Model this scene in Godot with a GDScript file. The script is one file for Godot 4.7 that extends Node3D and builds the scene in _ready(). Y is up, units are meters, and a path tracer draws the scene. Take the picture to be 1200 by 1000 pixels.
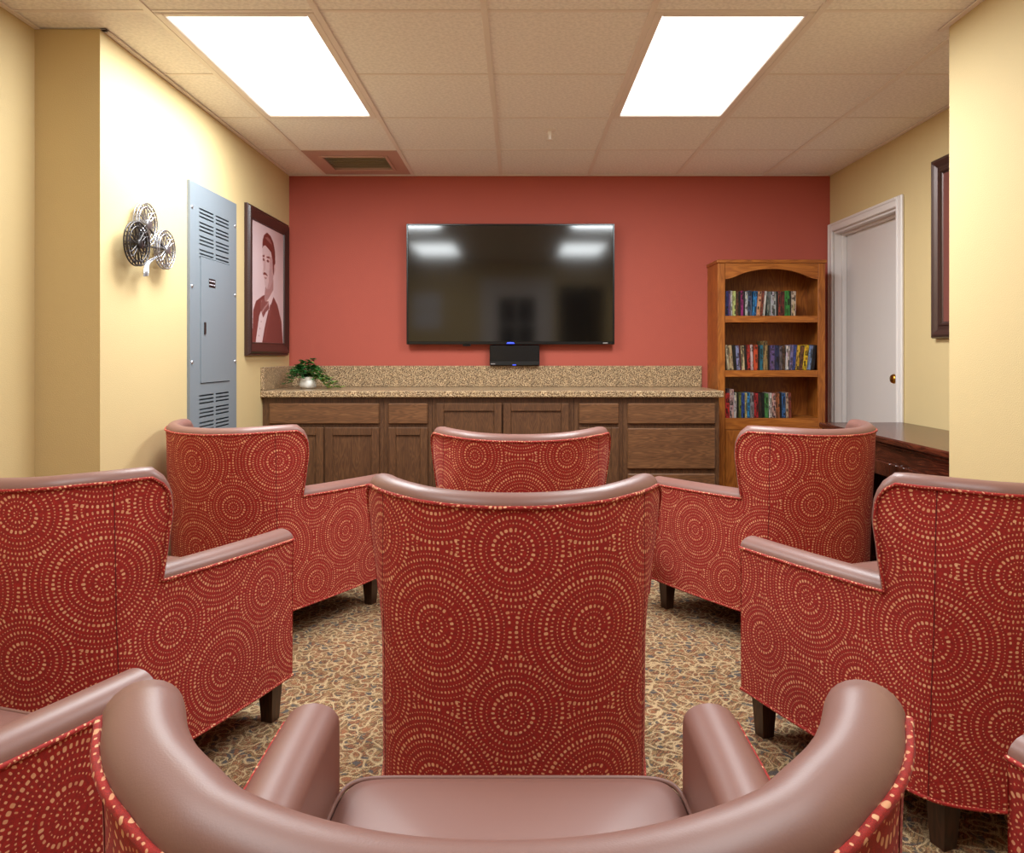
extends Node3D

# ---------------------------------------------------------------- helpers
var M := {}
var used := {}
const CEIL := 2.445
const BACK := -5.16
const PATTERN := 0.36

class Geo:
	var st := SurfaceTool.new()
	func _init() -> void:
		st.begin(Mesh.PRIMITIVE_TRIANGLES)
	func vert(p: Vector3, n: Vector3, uv: Vector2) -> void:
		st.set_normal(n)
		st.set_uv(uv)
		st.add_vertex(p)
	func tri(a: Vector3, b: Vector3, c: Vector3, outward: Vector3, ua := Vector2.ZERO, ub := Vector2.ZERO, uc := Vector2.ZERO) -> void:
		var n := (b - a).cross(c - a)
		if n.length() < 1e-12:
			return
		n = n.normalized()
		if n.dot(outward) > 0.0:
			vert(a, n, ua); vert(c, n, uc); vert(b, n, ub)
		else:
			vert(a, -n, ua); vert(b, -n, ub); vert(c, -n, uc)
	func quad(a: Vector3, b: Vector3, c: Vector3, d: Vector3, outward: Vector3, ua := Vector2(0, 0), ub := Vector2(1, 0), uc := Vector2(1, 1), ud := Vector2(0, 1)) -> void:
		tri(a, b, c, outward, ua, ub, uc)
		tri(a, c, d, outward, ua, uc, ud)
	# box with chamfered edges, centre c, size s
	func box(c: Vector3, s: Vector3, bevel := 0.0, turn := Basis.IDENTITY) -> void:
		var h := s * 0.5
		var b := minf(bevel, minf(h.x, minf(h.y, h.z)) * 0.9)
		for ax in 3:
			var u := (ax + 1) % 3
			var w := (ax + 2) % 3
			for sg in [-1.0, 1.0]:
				var n := Vector3.ZERO
				n[ax] = sg
				var q := []
				for k in [[-1, -1], [1, -1], [1, 1], [-1, 1]]:
					var p := Vector3.ZERO
					p[ax] = sg * h[ax]
					p[u] = k[0] * (h[u] - b)
					p[w] = k[1] * (h[w] - b)
					q.append(c + turn * p)
				var us := s[u]
				var ws := s[w]
				if ax == 0:
					quad(q[0], q[1], q[2], q[3], turn * n, Vector2(0, us), Vector2(0, 0), Vector2(ws, 0), Vector2(ws, us))
				elif ax == 2:
					quad(q[0], q[1], q[2], q[3], turn * n, Vector2(0, ws), Vector2(us, ws), Vector2(us, 0), Vector2(0, 0))
				else:
					quad(q[0], q[1], q[2], q[3], turn * n, Vector2(0, 0), Vector2(0, us), Vector2(ws, us), Vector2(ws, 0))
		if b <= 0.0:
			return
		for ax in 3:
			var u := (ax + 1) % 3
			var w := (ax + 2) % 3
			for su in [-1.0, 1.0]:
				for sw in [-1.0, 1.0]:
					var e := []
					for k in [[-1, 0], [1, 0], [1, 1], [-1, 1]]:
						var p := Vector3.ZERO
						p[ax] = k[0] * (h[ax] - b)
						p[u] = su * (h[u] - (b if k[1] == 0 else 0.0))
						p[w] = sw * (h[w] - (0.0 if k[1] == 0 else b))
						e.append(c + turn * p)
					var n := Vector3.ZERO
					n[u] = su
					n[w] = sw
					quad(e[0], e[1], e[2], e[3], turn * n)
		for sx in [-1.0, 1.0]:
			for sy in [-1.0, 1.0]:
				for sz in [-1.0, 1.0]:
					var sv := Vector3(sx, sy, sz)
					tri(c + turn * (sv * Vector3(h.x, h.y - b, h.z - b)), c + turn * (sv * Vector3(h.x - b, h.y, h.z - b)), c + turn * (sv * Vector3(h.x - b, h.y - b, h.z)), turn * sv)
	func span(a: Vector3, b: Vector3, bevel := 0.0) -> void:
		box((a + b) * 0.5, (b - a).abs(), bevel)
	# smooth surface over rows of points; sgn sets which way it faces (1: along d(row) x d(column))
	func grid(rows: Array, uvs: Array, sgn := 1.0, closed := false) -> void:
		var nr := rows.size()
		var nc: int = rows[0].size()
		var nn := []
		for i in nr:
			var line := []
			for j in nc:
				var i0 := maxi(i - 1, 0)
				var i1 := mini(i + 1, nr - 1)
				var j0 := maxi(j - 1, 0)
				var j1 := mini(j + 1, nc - 1)
				if closed:
					if j == 0 or j == nc - 1:
						j0 = nc - 2
						j1 = 1
				var di: Vector3 = rows[i1][j] - rows[i0][j]
				var dj: Vector3 = rows[i][j1] - rows[i][j0]
				var n := di.cross(dj) * sgn
				line.append(n.normalized() if n.length() > 1e-12 else Vector3.UP)
			nn.append(line)
		for i in nr - 1:
			for j in nc - 1:
				var a: Vector3 = rows[i][j]
				var b: Vector3 = rows[i + 1][j]
				var c: Vector3 = rows[i + 1][j + 1]
				var d: Vector3 = rows[i][j + 1]
				var ix := [[i, j], [i + 1, j], [i + 1, j + 1], [i, j], [i + 1, j + 1], [i, j + 1]]
				var want: Vector3 = nn[i][j] + nn[i + 1][j + 1] + nn[i + 1][j] + nn[i][j + 1]
				var face := (b - a).cross(c - a) + (c - a).cross(d - a)
				if face.dot(want) > 0.0:
					ix = [[i, j], [i + 1, j + 1], [i + 1, j], [i, j], [i, j + 1], [i + 1, j + 1]]
				for k in ix:
					var uv: Vector2 = uvs[k[0]][k[1]] if uvs else Vector2.ZERO
					vert(rows[k[0]][k[1]], nn[k[0]][k[1]], uv)
	func tube(path: Array, r: float, sides := 8, loop := false, caps := true, uscale := 1.0, r_end := -1.0) -> void:
		var n := path.size()
		var rows := []
		var uvs := []
		var far := 0.0
		var side := Vector3.ZERO
		for i in n + (1 if loop else 0):
			var k := i % n
			var t: Vector3
			if loop:
				t = path[(k + 1) % n] - path[(k + n - 1) % n]
			else:
				t = path[mini(k + 1, n - 1)] - path[maxi(k - 1, 0)]
			t = t.normalized()
			if side == Vector3.ZERO:
				side = t.cross(Vector3.UP if absf(t.y) < 0.9 else Vector3.RIGHT).normalized()
			else:
				side = (side - t * side.dot(t)).normalized()
			var other := t.cross(side)
			if i > 0:
				far += (path[k] - path[(i - 1) % n]).length()
			var rr := r if r_end < 0.0 else lerpf(r, r_end, float(i) / (n - 1))
			var row := []
			var uvr := []
			for j in sides + 1:
				var a := TAU * j / sides
				row.append(path[k] + (side * cos(a) + other * sin(a)) * rr)
				uvr.append(Vector2(far * uscale, 0.1 + a * r * uscale))
			rows.append(row)
			uvs.append(uvr)
		grid(rows, uvs, -1.0, true)
		if caps and not loop:
			for e in [0, n - 1]:
				var out: Vector3 = (path[0] - path[1]) if e == 0 else (path[n - 1] - path[n - 2])
				for j in sides:
					tri(path[e], rows[e][j], rows[e][j + 1], out)
	# turned shape: profile of (radius, height) round the y axis at c
	func lathe(c: Vector3, prof: Array, sides := 20, turn := Basis.IDENTITY) -> void:
		var rows := []
		for p in prof:
			var row := []
			for j in sides + 1:
				var a := TAU * j / sides
				row.append(c + turn * Vector3(cos(a) * p[0], p[1], sin(a) * p[0]))
			rows.append(row)
		grid(rows, [], 1.0, true)
	func flat(points: Array, outward: Vector3) -> void:
		for k in range(1, points.size() - 1):
			tri(points[0], points[k], points[k + 1], outward)

func numbered(called: String) -> String:
	var n: int = used.get(called, 0)
	used[called] = n + 1
	return called if n == 0 else "%s_%03d" % [called, n]

func part(called: String, g: Geo, m: Material, parent: Node) -> MeshInstance3D:
	var o := MeshInstance3D.new()
	o.name = called
	o.mesh = g.st.commit()
	o.set_surface_override_material(0, m)
	parent.add_child(o, true)
	return o

func thing(called: String, label: String, category: String, at := Vector3.ZERO, turn := 0.0, group := "") -> Node3D:
	var o := Node3D.new()
	o.name = numbered(called)
	add_child(o)
	o.position = at
	o.rotation.y = turn
	o.set_meta("label", label)
	o.set_meta("category", category)
	if group:
		o.set_meta("group", group)
	return o

func setting(called: String, label: String, category: String) -> Node3D:
	var o := thing(called, label, category)
	o.set_meta("kind", "structure")
	return o

func wall(called: String, label: String, m: Material, boxes: Array) -> void:
	var g := Geo.new()
	for b in boxes:
		g.span(b[0], b[1])
	var o := part(called, g, m, self)
	o.set_meta("label", label)
	o.set_meta("category", "wall")
	o.set_meta("kind", "structure")

# ---------------------------------------------------------------- textures
func noise(seed_: int, freq: float, octaves := 3, kind := FastNoiseLite.TYPE_SIMPLEX_SMOOTH) -> FastNoiseLite:
	var n := FastNoiseLite.new()
	n.seed = seed_
	n.noise_type = kind
	n.frequency = freq
	n.fractal_octaves = octaves
	return n

func field(seed_: int, freq: float, size: int, octaves := 3, warp := 0.0) -> PackedByteArray:
	var n := noise(seed_, freq, octaves)
	if warp > 0.0:
		n.domain_warp_enabled = true
		n.domain_warp_amplitude = warp
		n.domain_warp_frequency = freq * 0.8
		n.domain_warp_fractal_type = FastNoiseLite.DOMAIN_WARP_FRACTAL_NONE
	var im := n.get_seamless_image(size, size, false, false, 0.12, true)
	im.convert(Image.FORMAT_L8)
	return im.get_data()

func picture(size_x: int, size_y: int, data: PackedByteArray) -> ImageTexture:
	return ImageTexture.create_from_image(Image.create_from_data(size_x, size_y, false, Image.FORMAT_RGB8, data))

func grey(size: int, data: PackedByteArray) -> ImageTexture:
	return ImageTexture.create_from_image(Image.create_from_data(size, size, false, Image.FORMAT_L8, data))

func ramp(stops: Array, t: float) -> Color:
	for i in stops.size() - 1:
		if t <= stops[i + 1][0]:
			return stops[i][1].lerp(stops[i + 1][1], clampf((t - stops[i][0]) / (stops[i + 1][0] - stops[i][0]), 0, 1))
	return stops[-1][1]

func wood_texture(seed_: int, stops: Array) -> ImageTexture:
	var n := 512
	var big := field(seed_, 0.006, n, 3, 30.0)
	var fine := field(seed_ + 1, 0.05, n, 2)
	var lut := []
	for i in 256:
		lut.append(ramp(stops, i / 255.0))
	var out := PackedByteArray()
	out.resize(n * n * 3)
	for y in n:
		for x in n:
			# rows vary across the grain, columns run along it
			var v := float(big[y * n + x])
			var rings := 0.5 + 0.5 * sin(v * 0.16)
			var f := float(fine[y * n + (x * 1) % n])
			var t := clampf(0.45 * rings + 0.35 * v / 255.0 + 0.3 * f / 255.0 - 0.05, 0, 1)
			var c: Color = lut[int(t * 255)]
			var k := (y * n + x) * 3
			out[k] = int(c.r * 255)
			out[k + 1] = int(c.g * 255)
			out[k + 2] = int(c.b * 255)
	return picture(n, n, out)

func fabric_texture() -> ImageTexture:
	var n := 1024
	var weave := field(71, 0.03, n, 3)
	var fine := field(72, 0.25, n, 1)
	var base := Color8(156, 29, 22)
	var out := PackedByteArray()
	out.resize(n * n * 3)
	for y in n:
		for x in n:
			var k := y * n + x
			var s := 1.0 + (weave[k] - 128) / 900.0 + (fine[k] - 128) / 700.0 + (0.04 if (x / 3 + y / 3) % 2 == 0 else -0.04)
			out[k * 3] = int(clampf(base.r * s, 0, 1) * 255)
			out[k * 3 + 1] = int(clampf(base.g * s, 0, 1) * 255)
			out[k * 3 + 2] = int(clampf(base.b * s, 0, 1) * 255)
	var rng := RandomNumberGenerator.new()
	rng.seed = 11
	var px := n / PATTERN
	# rosettes of woven dashes: small ones at the corners, large ones in the middle
	for kind in 2:
		var c := Vector2(0, 0) if kind == 0 else Vector2(0.5, 0.5) * PATTERN
		var bias := 0.045 if kind == 0 else 0.0
		var step := 0.0125
		var r := 0.007
		var ring := 0
		while r < 0.26:
			ring += 1
			var bold := ring % 5 == 4
			var open := ring % 2 == 1 and not bold
			var across := 0.0108 if bold else (0.0090 if not open else 0.0074)
			var count := maxi(6, int(round(TAU * r / across / 2.0)) * 2)
			var phase := 0.0 if ring % 2 == 0 else 0.5
			for i in count:
				var a := TAU * (i + phase) / count
				var p := c + Vector2(cos(a), sin(a)) * r
				var own := r + (0.045 if kind == 0 else 0.0)
				# keep the dash only where this rosette is the nearest one
				var ok := true
				for ix in range(-1, 3):
					for iy in range(-1, 3):
						var o0 := Vector2(ix, iy) * PATTERN
						var o1 := Vector2(ix + 0.5, iy + 0.5) * PATTERN
						if p.distance_to(o0) + 0.045 < own - 0.003 or p.distance_to(o1) < own - 0.003:
							ok = false
				if not ok or rng.randf() < 0.02:
					continue
				var half_l := (0.0041 if bold else (0.0034 if not open else 0.0017)) * rng.randf_range(0.6, 1.2) * px
				var half_w := (0.0029 if bold else (0.0019 if not open else 0.0014)) * rng.randf_range(0.65, 1.25) * px
				var col := Color8(238, 182, 138).lerp(Color8(210, 136, 98), rng.randf() * 0.7)
				dash(out, n, p * px, Vector2(cos(a), sin(a)), half_l, half_w, col)
			r += step * (1.15 if bold else 1.0)
	return picture(n, n, out)

func dash(out: PackedByteArray, n: int, at: Vector2, along: Vector2, hl: float, hw: float, col: Color) -> void:
	var e := int(ceil(maxf(hl, hw))) + 1
	var cx := int(at.x)
	var cy := int(at.y)
	for dy in range(-e, e + 1):
		for dx in range(-e, e + 1):
			var q := Vector2(dx, dy)
			var l := absf(q.dot(along)) / hl
			var w := absf(q.dot(along.orthogonal())) / hw
			var m := l * l * l + w * w * w
			if m > 1.25:
				continue
			var k := (posmod(cy + dy, n) * n + posmod(cx + dx, n)) * 3
			var mix := clampf((1.25 - m) / 0.4, 0, 1)
			out[k] = int(lerpf(out[k], col.r * 255, mix))
			out[k + 1] = int(lerpf(out[k + 1], col.g * 255, mix))
			out[k + 2] = int(lerpf(out[k + 2], col.b * 255, mix))

func carpet_textures() -> Array:
	var n := 1024
	var vine := field(21, 0.014, n, 1, 34.0)
	var vine2 := field(25, 0.018, n, 1, 30.0)
	var patch := field(22, 0.013, n, 2, 16.0)
	var patch2 := field(23, 0.02, n, 2, 16.0)
	var fine := field(24, 0.3, n, 1)
	var out := PackedByteArray()
	out.resize(n * n * 3)
	var height := PackedByteArray()
	height.resize(n * n)
	var cream := Color8(202, 172, 130)
	var tan := Color8(164, 128, 88)
	var rust := Color8(150, 96, 64)
	var olive := Color8(122, 98, 62)
	var slate := Color8(92, 84, 80)
	var brown := Color8(112, 80, 54)
	for y in n:
		for x in n:
			var k := y * n + x
			var ragged := (fine[k] - 128) * 0.16
			var a := absf(vine[k] - 128.0 + ragged)
			var b := absf(vine2[k] - 120.0 + ragged)
			var p := patch[k] + ragged
			var q := patch2[k] + ragged
			var c: Color
			var h := 120
			if a < 22.0 or (b < 13.0 and q > 100.0):
				c = cream
				h = 200
			elif a < 28.0 or (b < 18.0 and q > 100.0):
				c = brown
				h = 60
			else:
				if p > 160:
					c = rust if q > 128 else tan
				elif p > 128:
					c = tan if q > 140 else (olive if q > 108 else rust)
				elif p > 100:
					c = olive if q > 140 else (tan if q > 112 else brown)
				else:
					c = slate if q > 118 else rust
				# slanting weave lines in the coloured fields
				if (x + y * 2 / 3) % 15 < 5 and q < 150:
					c = c.lerp(Color8(74, 56, 44), 0.5)
					h = 70
			var s := 1.0 + (fine[k] - 128) / 260.0
			out[k * 3] = int(clampf(c.r * s, 0, 1) * 255)
			out[k * 3 + 1] = int(clampf(c.g * s, 0, 1) * 255)
			out[k * 3 + 2] = int(clampf(c.b * s, 0, 1) * 255)
			height[k] = clampi(h + (fine[k] - 128) / 2, 0, 255)
	return [picture(n, n, out), grey(n, height)]

func granite_texture() -> ImageTexture:
	var n := 512
	var a := field(31, 0.11, n, 2)
	var b := field(32, 0.16, n, 2)
	var c := field(33, 0.03, n, 2)
	var out := PackedByteArray()
	out.resize(n * n * 3)
	for k in n * n:
		var col := Color8(176, 148, 112)
		if a[k] > 160:
			col = Color8(84, 58, 40)
		elif a[k] > 148:
			col = Color8(140, 102, 66)
		elif b[k] > 158:
			col = Color8(216, 194, 160)
		elif b[k] < 92:
			col = Color8(112, 88, 66)
		var s := 1.0 + (c[k] - 128) / 700.0
		out[k * 3] = int(clampf(col.r * s, 0, 1) * 255)
		out[k * 3 + 1] = int(clampf(col.g * s, 0, 1) * 255)
		out[k * 3 + 2] = int(clampf(col.b * s, 0, 1) * 255)
	return picture(n, n, out)

func tile_texture() -> ImageTexture:
	var n := 512
	var a := field(41, 0.22, n, 2)
	var b := field(42, 0.02, n, 2)
	var out := PackedByteArray()
	out.resize(n * n * 3)
	for k in n * n:
		var s := 1.0 + (b[k] - 128) / 2600.0 - (0.03 if a[k] > 168 else 0.0)
		out[k * 3] = int(clampf(0.965 * s, 0, 1) * 255)
		out[k * 3 + 1] = int(clampf(0.945 * s, 0, 1) * 255)
		out[k * 3 + 2] = int(clampf(0.925 * s, 0, 1) * 255)
	return picture(n, n, out)

# print in the left frame: a half-length studio portrait in two inks
func portrait_texture() -> ImageTexture:
	var w := 200
	var h := 250
	var im := Image.create(w, h, false, Image.FORMAT_RGB8)
	var pale := Color8(226, 206, 210)
	var ink := Color8(100, 38, 34)
	for y in h:
		for x in w:
			var u := float(x) / w
			var v := float(y) / h
			var t := 0.05 + 0.16 * smoothstep(0.5, 1.0, u) * (1.0 - v) + 0.08 * smoothstep(0.3, 0.0, v)
			im.set_pixel(x, y, pale.lerp(ink, t))
	var paint := func(points: Array, t: float) -> void:
		var poly := PackedVector2Array()
		for p in points:
			poly.append(Vector2(p[0] * w, p[1] * h))
		var lo := poly[0]
		var hi := poly[0]
		for p in poly:
			lo = lo.min(p)
			hi = hi.max(p)
		for y in range(maxi(0, int(lo.y)), mini(h, int(hi.y) + 1)):
			for x in range(maxi(0, int(lo.x)), mini(w, int(hi.x) + 1)):
				if Geometry2D.is_point_in_polygon(Vector2(x + 0.5, y + 0.5), poly):
					im.set_pixel(x, y, pale.lerp(ink, t))
	# jacket, shirt, neck, face, hair, features, bow tie
	paint.call([[0.02, 1.0], [0.05, 0.74], [0.13, 0.66], [0.34, 0.60], [0.62, 0.57], [0.80, 0.66], [0.93, 0.80], [0.99, 1.0]], 0.88)
	paint.call([[0.12, 1.0], [0.22, 0.78], [0.36, 0.66], [0.50, 0.72], [0.38, 0.88], [0.31, 1.0]], 0.02)
	paint.call([[0.36, 0.66], [0.42, 0.48], [0.66, 0.44], [0.66, 0.56], [0.52, 0.68]], 0.45)
	paint.call([[0.40, 0.66], [0.50, 0.62], [0.66, 0.53], [0.68, 0.58], [0.52, 0.72]], 0.03)
	paint.call([[0.32, 0.16], [0.36, 0.13], [0.56, 0.13], [0.66, 0.20], [0.68, 0.36], [0.64, 0.46], [0.54, 0.53], [0.46, 0.54], [0.39, 0.51], [0.36, 0.45], [0.32, 0.41], [0.335, 0.36], [0.315, 0.26]], 0.16)
	paint.call([[0.55, 0.25], [0.63, 0.24], [0.68, 0.36], [0.64, 0.46], [0.54, 0.53], [0.46, 0.54], [0.51, 0.47], [0.53, 0.36]], 0.34)
	paint.call([[0.315, 0.20], [0.325, 0.13], [0.37, 0.08], [0.46, 0.05], [0.57, 0.065], [0.66, 0.11], [0.715, 0.19], [0.725, 0.29], [0.705, 0.31], [0.68, 0.31], [0.675, 0.40], [0.645, 0.38], [0.635, 0.27], [0.585, 0.205], [0.50, 0.185], [0.41, 0.165], [0.355, 0.175]], 1.0)
	paint.call([[0.39, 0.10], [0.47, 0.085], [0.56, 0.10], [0.61, 0.14], [0.55, 0.13], [0.46, 0.115]], 0.72)
	paint.call([[0.675, 0.31], [0.715, 0.30], [0.72, 0.36], [0.685, 0.40]], 0.3)
	paint.call([[0.32, 0.262], [0.37, 0.252], [0.39, 0.265], [0.33, 0.275]], 0.9)
	paint.call([[0.44, 0.258], [0.53, 0.248], [0.55, 0.268], [0.45, 0.270]], 0.9)
	paint.call([[0.325, 0.290], [0.35, 0.280], [0.385, 0.288], [0.38, 0.305], [0.33, 0.305]], 0.85)
	paint.call([[0.445, 0.292], [0.48, 0.280], [0.53, 0.290], [0.51, 0.305], [0.46, 0.305]], 0.85)
	paint.call([[0.38, 0.29], [0.41, 0.30], [0.40, 0.385], [0.35, 0.395]], 0.28)
	paint.call([[0.335, 0.418], [0.365, 0.402], [0.40, 0.400], [0.44, 0.406], [0.49, 0.426], [0.41, 0.420]], 0.95)
	paint.call([[0.37, 0.440], [0.46, 0.440], [0.41, 0.458]], 0.62)
	paint.call([[0.26, 0.64], [0.38, 0.625], [0.40, 0.65], [0.50, 0.64], [0.53, 0.70], [0.42, 0.74], [0.34, 0.79], [0.26, 0.72]], 0.75)
	for k in 26:
		var p := Vector2(0.28 + 0.23 * fposmod(k * 0.618, 1.0), 0.645 + 0.10 * fposmod(k * 0.377, 1.0))
		paint.call([[p.x, p.y], [p.x + 0.02, p.y + 0.004], [p.x + 0.012, p.y + 0.018]], 0.35)
	paint.call([[0.56, 0.66], [0.60, 0.70], [0.40, 0.98], [0.36, 0.99]], 0.80)
	for k in 3:
		paint.call([[0.27 - k * 0.035, 0.82 + k * 0.06], [0.29 - k * 0.035, 0.82 + k * 0.06], [0.28 - k * 0.035, 0.835 + k * 0.06]], 0.7)
	return ImageTexture.create_from_image(im)

func print_texture() -> ImageTexture:
	var rng := RandomNumberGenerator.new()
	rng.seed = 91
	var im := Image.create(128, 128, false, Image.FORMAT_RGB8)
	im.fill(Color(0.86, 0.86, 0.86))
	for k in 420:
		var v := rng.randf()
		var c := Color(v, v * rng.randf_range(0.75, 1.0), v * rng.randf_range(0.7, 1.0)).lerp(Color.WHITE, 0.25)
		im.fill_rect(Rect2i(rng.randi() % 128, rng.randi() % 128, 2 + rng.randi() % 5, 3 + rng.randi() % 16), c)
	return ImageTexture.create_from_image(im)

# ---------------------------------------------------------------- materials
func plain(col: Color, rough := 0.6, metal := 0.0) -> StandardMaterial3D:
	var m := StandardMaterial3D.new()
	m.albedo_color = col
	m.roughness = rough
	m.metallic = metal
	return m

func tri_mat(tex: Texture2D, scale: Vector3, rough: float, world := true) -> StandardMaterial3D:
	var m := StandardMaterial3D.new()
	m.albedo_texture = tex
	m.roughness = rough
	m.uv1_triplanar = true
	m.uv1_world_triplanar = world
	m.uv1_triplanar_sharpness = 8.0
	m.uv1_scale = scale
	return m

func wood_set(called: String, seed_: int, stops: Array, rough: float, k := 1.0) -> void:
	var t := wood_texture(seed_, stops)
	M[called + "_x"] = tri_mat(t, Vector3(0.55, 4.2, 4.2) * k, rough)
	M[called + "_y"] = tri_mat(t, Vector3(4.2, 0.55, 4.2) * k, rough)
	M[called + "_z"] = tri_mat(t, Vector3(4.2, 4.2, 0.55) * k, rough)

func paint_mat(col: Color, bump: Texture2D, rough := 0.75) -> StandardMaterial3D:
	var m := plain(col, rough)
	m.heightmap_enabled = true
	m.heightmap_texture = bump
	m.heightmap_scale = 0.06
	m.uv1_triplanar = true
	m.uv1_world_triplanar = true
	m.uv1_scale = Vector3(2, 2, 2)
	return m

func make_materials() -> void:
	var orange_peel := grey(512, field(51, 0.18, 512, 2))
	M.yellow = paint_mat(Color8(206, 182, 133), orange_peel)
	M.red = paint_mat(Color8(172, 80, 64), orange_peel)
	M.tile = tri_mat(tile_texture(), Vector3(5, 5, 5), 0.95)
	M.grid = plain(Color8(238, 228, 220), 0.45)
	M.vent = plain(Color8(198, 160, 146), 0.5)
	M.vent_slat = plain(Color8(186, 168, 138), 0.5)
	M.white_trim = plain(Color8(222, 214, 210), 0.4)
	M.door = plain(Color8(214, 206, 202), 0.45)
	M.black = plain(Color8(14, 13, 13), 0.4)
	M.tv_case = plain(Color8(12, 12, 13), 0.25)
	M.screen = plain(Color8(10, 9, 9), 0.09)
	M.screen.metallic_specular = 0.75
	M.silver = plain(Color8(200, 200, 205), 0.3, 0.9)
	M.brass = plain(Color8(190, 140, 60), 0.25, 1.0)
	M.pewter = plain(Color8(176, 174, 178), 0.3, 0.9)
	M.gunmetal = plain(Color8(74, 70, 70), 0.35, 0.85)
	M.panel_grey = plain(Color8(122, 130, 137), 0.5)
	M.ceramic = plain(Color8(238, 232, 224), 0.4)
	M.blue_led = plain(Color8(60, 80, 230), 0.4)
	M.blue_led.emission_enabled = true
	M.blue_led.emission = Color8(60, 80, 240)
	M.blue_led.emission_energy_multiplier = 1.5
	M.leaf = plain(Color8(48, 104, 50), 0.45)
	M.leaf.backlight_enabled = true
	M.leaf.backlight = Color8(30, 60, 20)
	M.leaf_light = plain(Color8(122, 148, 70), 0.5)
	M.leaf_light.backlight_enabled = true
	M.leaf_light.backlight = Color8(40, 60, 20)
	M.frame_dark = plain(Color8(52, 28, 24), 0.35)
	M.frame_bronze = plain(Color8(74, 52, 46), 0.32, 0.3)
	M.paper = plain(Color8(225, 222, 228), 0.7)
	M.granite = tri_mat(granite_texture(), Vector3(1.7, 1.7, 1.7), 0.28)
	wood_set("walnut", 61, [[0.0, Color8(72, 46, 30)], [0.4, Color8(86, 56, 36)], [0.75, Color8(100, 67, 43)], [1.0, Color8(112, 77, 50)]], 0.38)
	wood_set("amber_walnut", 69, [[0.0, Color8(80, 51, 32)], [0.4, Color8(100, 66, 42)], [0.75, Color8(116, 78, 50)], [1.0, Color8(132, 92, 60)]], 0.36)
	wood_set("cherry", 63, [[0.0, Color8(122, 62, 18)], [0.5, Color8(156, 88, 30)], [1.0, Color8(182, 110, 44)]], 0.4, 0.7)
	wood_set("mahogany", 65, [[0.0, Color8(40, 16, 10)], [0.5, Color8(72, 32, 20)], [1.0, Color8(98, 48, 30)]], 0.22, 0.8)
	wood_set("leg", 67, [[0.0, Color8(36, 20, 12)], [0.6, Color8(62, 36, 22)], [1.0, Color8(80, 50, 32)]], 0.4)
	var c := carpet_textures()
	M.carpet = tri_mat(c[0], Vector3(1.2, 1.2, 1.2), 0.95)
	M.carpet.heightmap_enabled = true
	M.carpet.heightmap_texture = c[1]
	M.carpet.heightmap_scale = 0.35
	M.fabric = StandardMaterial3D.new()
	M.fabric.albedo_texture = fabric_texture()
	M.fabric.roughness = 0.8
	M.fabric.rim_enabled = true
	M.fabric.rim = 0.08
	M.fabric.rim_tint = 0.6
	var grain := field(81, 0.09, 512, 3)
	M.leather = plain(Color8(129, 90, 81), 0.43)
	M.leather.heightmap_enabled = true
	M.leather.heightmap_texture = grey(512, grain)
	M.leather.heightmap_scale = 0.008
	M.leather.uv1_triplanar = true
	M.leather.uv1_scale = Vector3(9, 9, 9)
	M.seam = plain(Color8(92, 16, 13), 0.9)
	M.dust = plain(Color8(18, 16, 16), 0.95)
	M.lens = plain(Color8(245, 245, 245), 0.5)
	M.lens.emission_enabled = true
	M.lens.emission = Color(1.0, 0.99, 0.97)
	M.lens.emission_energy_multiplier = 2.0
	M.print = print_texture()

# ---------------------------------------------------------------- armchair
const R_BACK := 0.42
const S_SEAM := 0.3488
const S_END := 1.0038

func smooth(a: float, b: float, x: float) -> float:
	var t := clampf((x - a) / (b - a), 0, 1)
	return t * t * (3 - 2 * t)

func raw_plan(s: float, h: float) -> Vector2:
	var a := absf(s)
	var z0 := 0.395 + 0.04 * pow(clampf((h - 0.13) / 0.78, 0, 1), 1.4)
	var p: Vector2
	if a <= S_SEAM:
		var t := a / R_BACK
		p = Vector2(R_BACK * sin(t), z0 - R_BACK * (1 - cos(t)))
	else:
		var t := (a - S_SEAM) / (S_END - S_SEAM)
		p = Vector2(lerpf(0.31, 0.372, t) + 0.012 * sin(PI * clampf(t, 0, 1)), lerpf(z0 - 0.1366, -0.39, t))
	p.x += 0.036 * smooth(0.5, 0.9, h) * smooth(0.24, 0.46, a)
	return Vector2(p.x * signf(s) if s != 0.0 else 0.0, p.y)

func plan(s: float, h: float) -> Vector2:
	# the corner at the seam is crisp below and rounds out into the wing above
	var e := lerpf(0.04, 0.13, smooth(0.58, 0.86, h))
	if absf(absf(s) - S_SEAM) > e:
		return raw_plan(s, h)
	var out := Vector2.ZERO
	for k in 9:
		out += raw_plan(s + (k - 4) * e * 0.25, h)
	var w := smooth(e, e * 0.5, absf(absf(s) - S_SEAM))
	return raw_plan(s, h).lerp(out / 9.0, w)

func inward(s: float, h: float) -> Vector3:
	var d := plan(s + 0.004, h) - plan(s - 0.004, h)
	# path runs from -x round the back to +x: inside lies to the left of it, seen from above
	var n := Vector2(d.y, -d.x).normalized()
	return Vector3(n.x, 0, n.y)

func outer(s: float, h: float) -> Vector3:
	var p := plan(s, h)
	return Vector3(p.x, h, p.y)

func arm_top(a: float) -> float:
	return lerpf(0.60, 0.582, clampf((a - 0.47) / 0.53, 0, 1))

func wing_reach(h: float) -> float:
	var key := [[0.60, 0.122], [0.70, 0.130], [0.78, 0.136], [0.83, 0.130], [0.865, 0.110], [0.888, 0.078]]
	for i in key.size() - 1:
		if h <= key[i + 1][0]:
			return S_SEAM + lerpf(key[i][1], key[i + 1][1], smooth(key[i][0], key[i + 1][0], maxf(h, key[i][0])))
	return S_SEAM + key[-1][1]

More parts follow.
